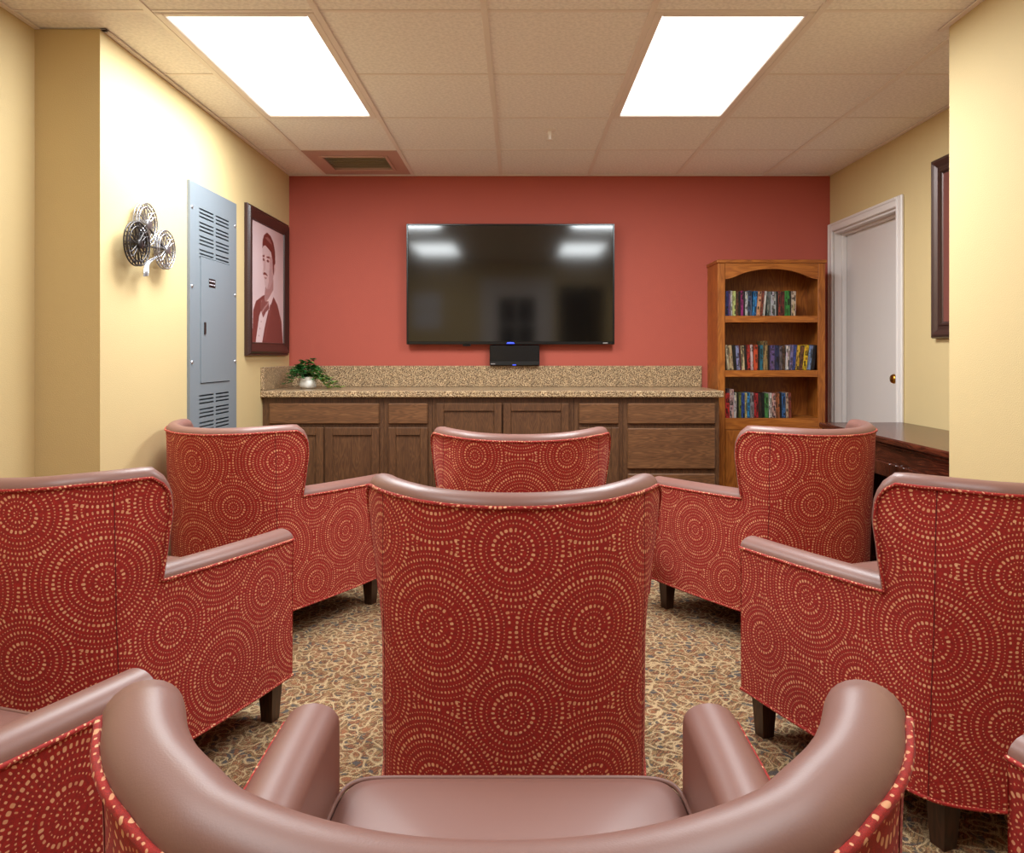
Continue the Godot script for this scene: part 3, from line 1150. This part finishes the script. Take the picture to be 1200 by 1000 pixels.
func build_bookcase() -> void:
	var x0 := 1.313
	var x1 := 2.022
	var zf := -4.885
	var zb := -5.155
	var t := thing("bookcase", "tall orange-brown wooden bookcase with arched top against the red wall", "bookcase", Vector3((x0 + x1) * 0.5, 0, zf))
	var h := (x1 - x0) * 0.5
	var dz := zb - zf
	var g := Geo.new()
	for s in [-1.0, 1.0]:
		g = Geo.new()
		g.span(Vector3(s * h, 0.0, dz), Vector3(s * (h - 0.02), 1.80, -0.018))
		part("side_panel", g, M.cherry_y, t)
		g = Geo.new()
		g.span(Vector3(s * h, 0.0, -0.018), Vector3(s * (h - 0.048), 1.80, 0.0), 0.003)
		part("stile", g, M.cherry_y, t)
	g = Geo.new()
	g.span(Vector3(-h + 0.02, 0.05, dz), Vector3(h - 0.02, 1.79, dz + 0.008))
	part("back_panel", g, M.cherry_y, t)
	g = Geo.new()
	g.span(Vector3(-h - 0.008, 1.80, dz), Vector3(h + 0.008, 1.822, 0.008), 0.004)
	part("top", g, M.cherry_x, t)
	# arched rail
	g = Geo.new()
	var hw := h - 0.0485
	var nseg := 20
	for k in nseg:
		var a := lerpf(-hw, hw, float(k) / nseg)
		var b := lerpf(-hw, hw, float(k + 1) / nseg)
		var ya := arch(a / hw)
		var yb := arch(b / hw)
		for z in [-0.018, 0.0]:
			g.quad(Vector3(a, ya, z), Vector3(b, yb, z), Vector3(b, 1.799, z), Vector3(a, 1.799, z), Vector3(0, 0, 1 if z == 0.0 else -1))
		g.quad(Vector3(a, ya, -0.018), Vector3(b, yb, -0.018), Vector3(b, yb, 0), Vector3(a, ya, 0), Vector3.DOWN)
	part("arched_rail", g, M.cherry_x, t)
	for y in [1.452, 1.092, 0.775]:
		g = Geo.new()
		g.span(Vector3(-h + 0.021, y - 0.04, dz + 0.008), Vector3(h - 0.021, y, -0.0185), 0.002)
		g.span(Vector3(-h + 0.0485, y - 0.044 if y > 0.8 else y - 0.075, -0.018), Vector3(h - 0.0485, y, -0.001), 0.002)
		part("shelf", g, M.cherry_x, t)
	for s in [-1.0, 1.0]:
		g = Geo.new()
		g.span(Vector3(s * 0.002, 0.09, -0.018), Vector3(s * (h - 0.05), 0.697, 0.0), 0.003)
		var dr := part("door", g, M.cherry_y, t)
		g = Geo.new()
		g.lathe(Vector3(s * 0.03, 0.45, 0.0), [[0.005, 0.0], [0.005, 0.012], [0.012, 0.018], [0.010, 0.026], [0.001, 0.028]], 12, Basis(Vector3.RIGHT, PI / 2))
		part("knob", g, M.brass, dr)
	g = Geo.new()
	g.span(Vector3(-h + 0.021, 0.0, -0.03), Vector3(h - 0.021, 0.088, -0.01))
	part("plinth", g, M.cherry_x, t)
	# ---- cases on the shelves: [colour word, sRGB, width px, lean in degrees, height factor]
	var top := [["dark blue", 38, 44, 110, 25, 0], ["violet", 120, 84, 128, 13, 0], ["white", 208, 206, 200, 14, 0], ["pale green", 186, 196, 120, 24, 0], ["brown", 104, 66, 44, 20, 0], ["black", 24, 22, 24, 14, 0], ["magenta", 150, 40, 112, 20, 0], ["black", 26, 26, 30, 11, 0], ["silver grey", 190, 190, 192, 20, 0], ["slate blue", 72, 88, 118, 30, 0], ["bright blue", 44, 130, 196, 28, 4], ["peach", 214, 156, 120, 26, 5], ["reddish brown", 132, 66, 52, 20, 5], ["white", 206, 202, 194, 16, 5], ["greenish grey", 112, 122, 116, 24, 0], ["light grey", 178, 180, 180, 40, 0], ["black", 22, 20, 22, 14, 0], ["rust red", 150, 62, 44, 16, 0], ["dark red", 104, 40, 38, 30, 0], ["bright green", 54, 136, 60, 38, 0], ["black", 34, 30, 28, 9, 0], ["beige", 198, 176, 154, 34, 0]]
	var mid := [["cream", 208, 192, 156, 16, -5], ["beige", 190, 164, 122, 30, -5], ["black", 24, 22, 24, 22, -4], ["lavender", 136, 140, 178, 24, -4], ["maroon", 96, 30, 40, 10, -4], ["cream", 198, 182, 140, 24, -3], ["black", 28, 26, 28, 16, -3], ["red", 178, 44, 38, 24, -2], ["pale pink", 206, 180, 176, 20, -2], ["orange red", 206, 78, 44, 30, 0], ["black", 26, 24, 24, 14, 0], ["teal", 40, 110, 128, 24, 0], ["tall tan", 150, 126, 80, 32, 0], ["black", 30, 26, 28, 14, 0], ["purple", 104, 84, 140, 36, 0], ["navy blue", 40, 46, 84, 32, 0], ["mauve grey", 98, 88, 100, 22, 0], ["brown", 102, 72, 54, 20, 0], ["white", 208, 202, 200, 28, 3], ["lavender", 128, 118, 162, 22, 4], ["blue", 58, 74, 150, 20, 5], ["mustard yellow", 206, 164, 52, 26, 5], ["brown", 120, 76, 48, 24, 6], ["bright yellow", 232, 192, 34, 32, 6], ["pale blue", 124, 150, 186, 26, 7], ["black", 36, 34, 40, 28, 7]]
	var low := [["red", 188, 40, 42, 32, 0], ["tall pink", 196, 160, 158, 30, 0], ["pale grey", 198, 190, 188, 20, 0], ["black", 22, 22, 22, 14, 0], ["olive green", 110, 120, 56, 20, 0], ["blue", 44, 80, 160, 24, 0], ["pale yellow", 204, 190, 120, 16, 0], ["sky blue", 58, 146, 196, 20, 0], ["grey", 132, 128, 130, 28, -1], ["red", 176, 40, 46, 30, -1], ["dark brown", 58, 42, 38, 24, -1], ["black", 20, 20, 22, 20, -1], ["green", 70, 130, 70, 30, -1], ["white", 210, 206, 200, 22, -1], ["white and red", 192, 150, 140, 28, -1], ["orange brown", 164, 98, 62, 28, -1], ["black", 26, 24, 26, 14, -1], ["blue", 58, 104, 160, 28, -1], ["beige", 180, 152, 130, 20, -1], ["brick red", 140, 68, 54, 20, -1]]
	var rows := [[top, 1.452, 0.486, "top"], [mid, 1.092, 0.606, "middle"], [low, 0.775, 0.468, "bottom"]]
	var rng := RandomNumberGenerator.new()
	rng.seed = 5
	for row in rows:
		var total := 0.0
		for b in row[0]:
			total += b[4]
		var x := x0 + 0.056
		var k := 0
		var before := 0.0
		for b in row[0]:
			var w: float = b[4] / total * (row[2] - 0.03)
			var tall: float = 0.165 + rng.randf_range(-0.004, 0.004)
			var taller := str(b[0]).begins_with("tall")
			if taller:
				tall += 0.028
			var lean: float = deg_to_rad(b[5])      # positive: the top leans to the right
			x += maxf(0.0, tan(before) - tan(lean)) * 0.17
			before = lean
			var word: String = "%s video case standing %s from the left on the %s shelf" % [str(b[0]).replace("tall ", ""), ORDINAL[k], row[3]]
			if taller:
				word = "taller " + word
			var foot := w / cos(lean)
			var o := thing("video_case", word, "video case", Vector3(x + (foot if lean > 0.0 else 0.0), row[1] + 0.0005, zf - 0.03), 0, "video cases on the bookcase shelves")
			o.rotation.z = -lean
			var m := plain(Color8(b[1], b[2], b[3]), 0.4)
			m.albedo_texture = M.print
			m.uv1_scale = Vector3(3.0, 3.2, 1)
			m.uv1_offset = Vector3(rng.randf(), rng.randf(), 0)
			g = Geo.new()
			var left := -w if lean > 0.0 else 0.0
			g.span(Vector3(left + 0.0005, 0, -0.135), Vector3(left + w - 0.0005, tall, 0.0), 0.0015)
			part("case", g, m, o)
			x += foot
			k += 1

func arch(u: float) -> float:
	var a := absf(u)
	if a > 0.86:
		return lerpf(1.700, 1.694, (a - 0.86) / 0.14)
	return 1.700 + 0.062 * (1.0 - pow(a / 0.86, 2.2))

func build_console() -> void:
	var t := thing("media_console", "dark mahogany console cabinet along the recessed right wall", "console", Vector3(1.93, 0, -3.52))
	var hz := 0.63
	var xl := -0.225      # front face, looking to -x
	var xr := 0.232
	var g := Geo.new()
	g.span(Vector3(xl - 0.02, 0.786, -hz - 0.015), Vector3(xr, 0.816, hz + 0.015), 0.006)
	part("top", g, M.mahogany_z, t)
	g = Geo.new()
	g.span(Vector3(xl - 0.008, 0.768, -hz - 0.005), Vector3(xr, 0.786, hz + 0.005), 0.006)
	part("moulding", g, M.mahogany_z, t)
	g = Geo.new()
	g.span(Vector3(xl, 0.69, -hz), Vector3(xl + 0.02, 0.768, hz))
	part("apron", g, M.mahogany_z, t)
	for s in [-1.0, 1.0]:
		g = Geo.new()
		g.span(Vector3(xl, 0.0, s * hz), Vector3(xr, 0.768, s * (hz - 0.02)))
		part("side_panel", g, M.mahogany_y, t)
	g = Geo.new()
	g.span(Vector3(xr - 0.012, 0.05, -hz + 0.02), Vector3(xr, 0.768, hz - 0.02))
	part("back_panel", g, M.mahogany_y, t)
	for y in [0.06, 0.40]:
		g = Geo.new()
		g.span(Vector3(xl + 0.021, y, -hz + 0.021), Vector3(xr - 0.013, y + 0.02, hz - 0.021))
		part("shelf", g, M.mahogany_z, t)
	g = Geo.new()
	g.span(Vector3(xl, 0.0, -hz + 0.02), Vector3(xl + 0.02, 0.06, hz - 0.02))
	part("plinth", g, M.mahogany_z, t)
	for z in [-0.42, 0.0, 0.42]:
		# framed openings without panes
		var g0 := Geo.new()
		var a: float = z - 0.205
		var b: float = z + 0.205
		g0.span(Vector3(xl - 0.018, 0.07, a), Vector3(xl - 0.001, 0.70, a + 0.055), 0.003)
		g0.span(Vector3(xl - 0.018, 0.07, b - 0.055), Vector3(xl - 0.001, 0.70, b), 0.003)
		g0.span(Vector3(xl - 0.018, 0.07, a + 0.055), Vector3(xl - 0.001, 0.125, b - 0.055), 0.003)
		g0.span(Vector3(xl - 0.018, 0.635, a + 0.055), Vector3(xl - 0.001, 0.70, b - 0.055), 0.003)
		part("door_frame", g0, M.mahogany_y, t)
	var p := thing("disc_player", "small black player with a red mark on the console shelf", "disc player", Vector3(1.83, 0.42, -3.52))
	g = Geo.new()
	g.span(Vector3(-0.085, 0.0, -0.19), Vector3(0.15, 0.055, 0.19), 0.004)
	part("case", g, M.tv_case, p)
	g = Geo.new()
	g.span(Vector3(-0.0865, 0.02, 0.08), Vector3(-0.0852, 0.04, 0.11))
	part("label_mark", g, plain(Color8(190, 40, 36), 0.5), p)

func build_panel() -> void:
	# faces +x; local z runs along the wall (towards the viewer is +)
	var t := thing("electrical_panel", "grey metal electrical panel with louvres on the left wall", "electrical panel", Vector3(-1.6, 0.70, -3.866))
	var hz := 0.295
	var top := 1.342
	var holes := []
	for c in 2:
		for r in 4:
			for k in 3:
				var z0 := 0.015 + (0.0 if c == 0 else -0.20)
				var y := top - 0.115 - r * 0.068 - k * 0.019
				holes.append([z0, z0 + 0.175, y - 0.008, y])
		for r in 3:
			for k in 3:
				var z0 := 0.015 + (0.0 if c == 0 else -0.20)
				var y := 0.295 - r * 0.068 - k * 0.019
				holes.append([z0, z0 + 0.175, y - 0.008, y])
	holes.append([-0.194, 0.179, 0.351, 0.989])      # the door stands in this opening
	var zs := [-hz, hz]
	var ys := [0.0, top]
	for q in holes:
		for v in [q[0], q[1]]:
			if not zs.has(v): zs.append(v)
		for v in [q[2], q[3]]:
			if not ys.has(v): ys.append(v)
	zs.sort()
	ys.sort()
	var g := Geo.new()
	for j in ys.size() - 1:
		var start := -1
		for i in zs.size():
			var open := i == zs.size() - 1
			if not open:
				var cz: float = (zs[i] + zs[i + 1]) * 0.5
				var cy: float = (ys[j] + ys[j + 1]) * 0.5
				for q in holes:
					if cz > q[0] and cz < q[1] and cy > q[2] and cy < q[3]:
						open = true
			if open:
				if start >= 0:
					g.span(Vector3(0.010, ys[j], zs[start]), Vector3(0.014, ys[j + 1], zs[i]))
				start = -1
			elif start < 0:
				start = i
	for s in [-1.0, 1.0]:
		g.span(Vector3(0.0, 0.0, s * hz), Vector3(0.010, top, s * (hz - 0.004)))
	part("face_plate", g, M.panel_grey, t)
	# the grey tub behind it, let into the wall
	g = Geo.new()
	g.span(Vector3(-0.118, 0.011, -0.284), Vector3(-0.114, 1.331, 0.284))
	for s in [-1.0, 1.0]:
		g.span(Vector3(-0.114, 0.011, s * 0.284), Vector3(0.0095, 1.331, s * 0.281))
	g.span(Vector3(-0.114, 0.011, -0.281), Vector3(0.0095, 0.014, 0.281))
	g.span(Vector3(-0.114, 1.328, -0.281), Vector3(0.0095, 1.331, 0.281))
	part("tub", g, M.panel_grey, t)
	g = Geo.new()
	g.span(Vector3(0.010, 0.355, -0.19), Vector3(0.018, 0.985, 0.175), 0.001)
	var d := part("door", g, M.panel_grey, t)
	g = Geo.new()
	g.span(Vector3(0.0181, 0.842, 0.005), Vector3(0.0188, 0.886, 0.085))
	part("label_plate", g, M.black, d)
	g = Geo.new()
	for k in 4:
		g.span(Vector3(0.0188, 0.872, 0.068 - k * 0.019), Vector3(0.0191, 0.877, 0.080 - k * 0.019))
		g.span(Vector3(0.0188, 0.853, 0.068 - k * 0.019), Vector3(0.0191, 0.858, 0.080 - k * 0.019))
	part("label_print", g, M.paper, d)
	g = Geo.new()
	g.span(Vector3(0.0181, 0.60, 0.125), Vector3(0.022, 0.66, 0.145), 0.001)
	part("latch", g, M.gunmetal, d)
	for s in [-1.0, 1.0]:
		for y in [1.215, 0.83, 0.46, 0.08]:
			g = Geo.new()
			g.lathe(Vector3(0.014, y, s * (hz - 0.022)), [[0.009, 0.0], [0.008, 0.004], [0.004, 0.006], [0.001, 0.0065]], 10, Basis(Vector3.BACK, -PI / 2))
			part("screw", g, M.silver, t)

func picture_frame(called: String, label: String, at: Vector3, side: float, hz: float, hy: float, profile: Array, m: Material, inner: Material, stagger := 0.0) -> Node3D:
	# hangs on a wall whose room side looks along x = side; profile: [distance in from the rim, height off the wall]
	var t := thing(called, label, "picture", at)
	for e in 4:
		var g := Geo.new()
		for k in profile.size() - 1:
			var q := []
			for pk in [profile[k], profile[k + 1]]:
				var iz: float = hz - pk[0]
				var iy: float = hy - pk[0]
				var x: float = side * pk[1]
				var corner := [Vector3(x, iy, -iz), Vector3(x, iy, iz), Vector3(x, -iy, iz), Vector3(x, -iy, -iz)]
				q.append(corner[e])
				q.append(corner[(e + 1) % 4])
			var c: Vector3 = (q[0] + q[1]) * 0.5
			var out := Vector3(side, 0, 0)
			if absf(profile[k][0] - profile[k + 1][0]) < absf(profile[k][1] - profile[k + 1][1]):
				out = Vector3(side * 0.2, c.y, 0).normalized() if absf(q[0].z - q[1].z) > absf(q[0].y - q[1].y) else Vector3(side * 0.2, 0, c.z).normalized()
				if profile[k + 1][1] < profile[k][1]:
					out = Vector3(side, -out.y, -out.z)
			g.quad(q[0], q[1], q[3], q[2], out)
		part("moulding", g, m, t)
	var pin: Array = profile[-1]
	var g2 := Geo.new()
	var iz2: float = hz - pin[0]
	var iy2: float = hy - pin[0]
	var xx: float = side * (pin[1] + 0.0005)
	# print runs left to right as one looks at the wall
	var l := iz2 if side > 0 else -iz2
	g2.quad(Vector3(xx, iy2, l), Vector3(xx, iy2, -l), Vector3(xx, -iy2, -l), Vector3(xx, -iy2, l), Vector3(side, 0, 0))
	part("print", g2, inner, t)
	g2 = Geo.new()
	g2.span(Vector3(side * 0.001, -hy + 0.01, -hz + 0.01), Vector3(side * 0.006, hy - 0.01, hz - 0.01))
	part("backing", g2, M.black, t)
	return t

func build_pictures() -> void:
	var art := plain(Color.WHITE, 0.3)
	art.albedo_texture = portrait_texture()
	picture_frame("framed_portrait", "dark framed sepia portrait of a man in a bow tie on left wall", Vector3(-1.6, 1.637, -4.695), 1.0, 0.38, 0.447, [[0.0, 0.0], [0.0, 0.018], [0.005, 0.024], [0.012, 0.022], [0.016, 0.032], [0.026, 0.036], [0.036, 0.033], [0.072, 0.018], [0.078, 0.020], [0.082, 0.012]], M.frame_dark, art)
	var dull := plain(Color8(120, 70, 62), 0.4)
	picture_frame("framed_picture", "dark bronze beaded picture frame seen edge-on on the right wall", Vector3(2.168, 1.74, -3.46), -1.0, 0.385, 0.46, [[0.0, 0.0], [0.0, 0.022], [0.006, 0.032], [0.018, 0.036], [0.03, 0.030], [0.045, 0.020], [0.062, 0.020], [0.066, 0.026], [0.074, 0.026], [0.078, 0.016], [0.084, 0.012]], M.frame_bronze, dull)

func build_reels() -> void:
	# three open metal reels and a curl of film, hung as one piece; local x comes off the wall
	var t := thing("film_reel_sculpture", "metal wall sculpture of three film reels on the left wall", "wall art", Vector3(-1.6, 1.685, -3.125))
	# x off the wall, z along it (towards the viewer is +), y up
	var where := [Vector3(0.050, -0.038, 0.118), Vector3(0.028, 0.062, 0.005), Vector3(0.042, -0.026, -0.135)]
	var rad := [0.088, 0.088, 0.084]
	var mats := [M.gunmetal, M.pewter, M.pewter]
	var names := ["dark reel", "silver reel above", "silver reel"]
	for k in 3:
		var c: Vector3 = where[k]
		var r: float = rad[k]
		var g := Geo.new()
		for x in [-0.007, 0.007]:
			for rr in [r, r * 0.80]:
				var ring := []
				for i in 36:
					var a := TAU * i / 36
					ring.append(c + Vector3(x, sin(a) * rr, cos(a) * rr))
				g.tube(ring, 0.0032, 6, true)
			# little struts between the two rims
			for i in 24:
				var a := TAU * i / 24
				var d := Vector3(0, sin(a), cos(a))
				g.tube([c + Vector3(x, 0, 0) + d * r * 0.80, c + Vector3(x, 0, 0) + d * r], 0.0022, 5)
		var reel := part("reel", g, mats[k], t)
		reel.set_meta("label", names[k])
		g = Geo.new()
		for x in [-0.007, 0.007]:
			for i in 6:
				var a := TAU * i / 6 + 0.3
				for off in [-0.16, 0.16]:
					var d0 := Vector3(0, sin(a + off * 2.0), cos(a + off * 2.0))
					var d1 := Vector3(0, sin(a + off), cos(a + off))
					g.tube([c + Vector3(x, 0, 0) + d0 * r * 0.16, c + Vector3(x, 0, 0) + d1 * r * 0.80], 0.003, 5)
		part("spokes", g, mats[k], reel)
		g = Geo.new()
		g.lathe(c, [[0.001, 0.018], [0.017, 0.018], [0.019, 0.012], [0.019, -0.012], [0.017, -0.018], [0.001, -0.018]], 16, Basis(Vector3.BACK, -PI / 2))
		part("hub", g, mats[k], reel)
	# strip of film curling down from the right reel
	var g := Geo.new()
	var rows := []
	for i in 13:
		var u := i / 12.0
		var p := Vector3(0.04 - 0.01 * sin(u * 5.0), lerpf(-0.06, -0.165, u), lerpf(-0.09, 0.05, sin(u * 1.57)))
		rows.append([p + Vector3(0, 0.0, 0.014), p + Vector3(0.004, 0.006, -0.014)])
	g.grid(rows, [], -1.0)
	for e in 2:
		var edge := []
		for r in rows:
			edge.append(r[e])
		g.tube(edge, 0.0022, 5)
	part("film_strip", g, M.pewter, t)
	g = Geo.new()
	for c in where:
		g.tube([Vector3(0.001, c.y, c.z), Vector3(c.x, c.y, c.z)], 0.004, 6)
	g.tube([where[0], where[1], where[2], where[0]], 0.0035, 6)
	part("bracket", g, M.gunmetal, t)

func build_plant() -> void:
	var t := thing("potted_plant", "small trailing green plant in a white pot on the granite counter", "plant", Vector3(-1.386, 0.9725, -4.86))
	var g := Geo.new()
	g.lathe(Vector3.ZERO, [[0.001, 0.0], [0.038, 0.0], [0.054, 0.012], [0.060, 0.032], [0.055, 0.050], [0.050, 0.057], [0.057, 0.076], [0.060, 0.078], [0.053, 0.078], [0.045, 0.065], [0.001, 0.056]], 24)
	part("pot", g, M.ceramic, t)
	var rng := RandomNumberGenerator.new()
	rng.seed = 7
	var green := Geo.new()
	var pale := Geo.new()
	var stems := Geo.new()
	for k in 46:
		var a := rng.randf() * TAU
		var reach := rng.randf_range(0.02, 0.15)
		var lift := rng.randf_range(0.07, 0.16) * (1.0 - reach * 3.0) + 0.03
		var right := k >= 36
		if right:
			a = rng.randf_range(-0.7, 0.6)
			reach = rng.randf_range(0.13, 0.23)
			lift = rng.randf_range(0.04, 0.09)
		var dirv := Vector3(cos(a), 0, sin(a))
		if dirv.z < -0.3:
			reach *= 0.8
		var path := []
		for i in 7:
			var u := i / 6.0
			var y := 0.06 + lift * 1.9 * u * (1.0 - u * 0.55) - (reach * 0.62) * u * u
			path.append(Vector3(dirv.x * reach * u, maxf(y, 0.008), dirv.z * reach * u))
		stems.tube(path, 0.0014, 5)
		for i in range(1, 7):
			for s in [-1.0, 1.0]:
				var p: Vector3 = path[i]
				var size := rng.randf_range(0.022, 0.040)
				var out: Vector3 = (dirv + Vector3(-dirv.z, 0, dirv.x) * s * rng.randf_range(0.4, 1.5) + Vector3(0, rng.randf_range(-0.5, 0.5), 0)).normalized()
				var side: Vector3 = out.cross(Vector3.UP).normalized()
				var up: Vector3 = side.cross(out).normalized()
				if p.y + out.y * size < 0.002:
					out.y = absf(out.y)
				var tip: Vector3 = p + out * size * 1.25
				var m1: Vector3 = p + out * size * 0.45 + side * size * 0.42 + up * size * 0.16
				var m2: Vector3 = p + out * size * 0.45 - side * size * 0.42 + up * size * 0.16
				var mm: Vector3 = p + out * size * 0.5
				var target := pale if right and rng.randf() < 0.8 else (pale if rng.randf() < 0.12 else green)
				target.tri(p, m1, mm, up)
				target.tri(m1, tip, mm, up)
				target.tri(p, m2, mm, up)
				target.tri(m2, tip, mm, up)
	var f := part("foliage", green, M.leaf, t)
	f.set_meta("kind", "stuff")
	var f2 := part("pale_foliage", pale, M.leaf_light, t)
	f2.set_meta("kind", "stuff")
	part("stems", stems, M.leaf, t)

func build_chairs() -> void:
	var first := make_chair()
	var places := [
		[-0.012, -2.01, 0.0, "red patterned armchair in the middle of the room, back towards the viewer", 0.0, 0.0],
		[0.008, -3.19, 0.0, "red patterned armchair in the middle of the row nearest the television", 0.5, 0.1],
		[-0.013, -0.848, 0.0, "nearest red armchair, its brown leather crest across the bottom of the view", 0.1, 0.3],
		[-1.150, -3.40, -25.0, "red patterned armchair by the grey electrical panel", 0.5, 0.45],
		[1.146, -3.36, 28.0, "red patterned armchair before the bookcase and console", 0.5, 0.5],
		[-1.222, -2.20, -16.5, "red patterned armchair at the left edge, below the film reels", 0.6, 0.1],
		[1.189, -2.12, 18.9, "red patterned armchair at the right edge with two dark legs showing", 0.5, 0.75],
		[-1.14, -1.10, -17.0, "red armchair at the bottom left corner, only seat and arm showing", 0.2, 0.6],
		[1.186, -0.816, 10.0, "red armchair at the bottom right corner, only its arm end showing", 0.7, 0.2],
	]
	for k in places.size():
		var p: Array = places[k]
		var o: Node3D = first
		if k > 0:
			o = first.duplicate()
			o.name = numbered("armchair")
			add_child(o)
			var m: StandardMaterial3D = M.fabric.duplicate()
			m.uv1_offset = Vector3(p[4], p[5], 0)
			for c in o.get_children():
				if c.get_active_material(0) == M.fabric:
					c.set_surface_override_material(0, m)
		o.position = Vector3(p[0], 0, p[1])
		o.rotation.y = deg_to_rad(p[2])
		o.set_meta("label", p[3])
		o.set_meta("category", "armchair")
		o.set_meta("group", "red patterned armchairs")

func build_notices() -> void:
	# papers pinned on the wall behind the viewer, mirrored in the screen
	for k in 2:
		var t := thing("wall_notice", ["upper white notice sheet on the wall behind the viewer", "lower white notice sheet on the wall behind the viewer"][k], "notice", Vector3(-1.32, [1.86, 1.60][k], 0.4485), 0, "notice sheets")
		var g := Geo.new()
		g.span(Vector3(-0.2, -0.12, -0.003), Vector3(0.2, 0.12, 0.001), 0.001)
		part("sheet", g, M.paper, t)

const LAMP := 5.2
const REAR_LAMP := 2.0

func _ready() -> void:
	# ---- camera: level, with the lens shifted so that upright edges stay upright
	var cam := Camera3D.new()
	cam.name = "camera"
	add_child(cam)
	cam.position = Vector3(0, 1.2, 0)
	cam.projection = Camera3D.PROJECTION_FRUSTUM
	cam.near = 0.05
	cam.far = 50.0
	cam.size = 0.05 * 1000.0 / 868.0
	cam.frustum_offset = Vector2(-8.0, -85.0) / 868.0 * 0.05
	cam.current = true
	# ---- closed room: nothing but its lamps lights it
	var we := WorldEnvironment.new()
	we.name = "world"
	var env := Environment.new()
	env.background_mode = Environment.BG_COLOR
	env.background_color = Color(0.05, 0.05, 0.05)
	env.tonemap_mode = Environment.TONE_MAPPER_LINEAR
	env.tonemap_exposure = 1.12
	env.sdfgi_enabled = true
	env.ssao_enabled = true
	env.ssil_enabled = true
	we.environment = env
	add_child(we)
	make_materials()
	build_room()
	build_counter()
	build_bookcase()
	build_television()
	build_console()
	build_chairs()
	build_panel()
	build_pictures()
	build_reels()
	build_plant()
	build_notices()
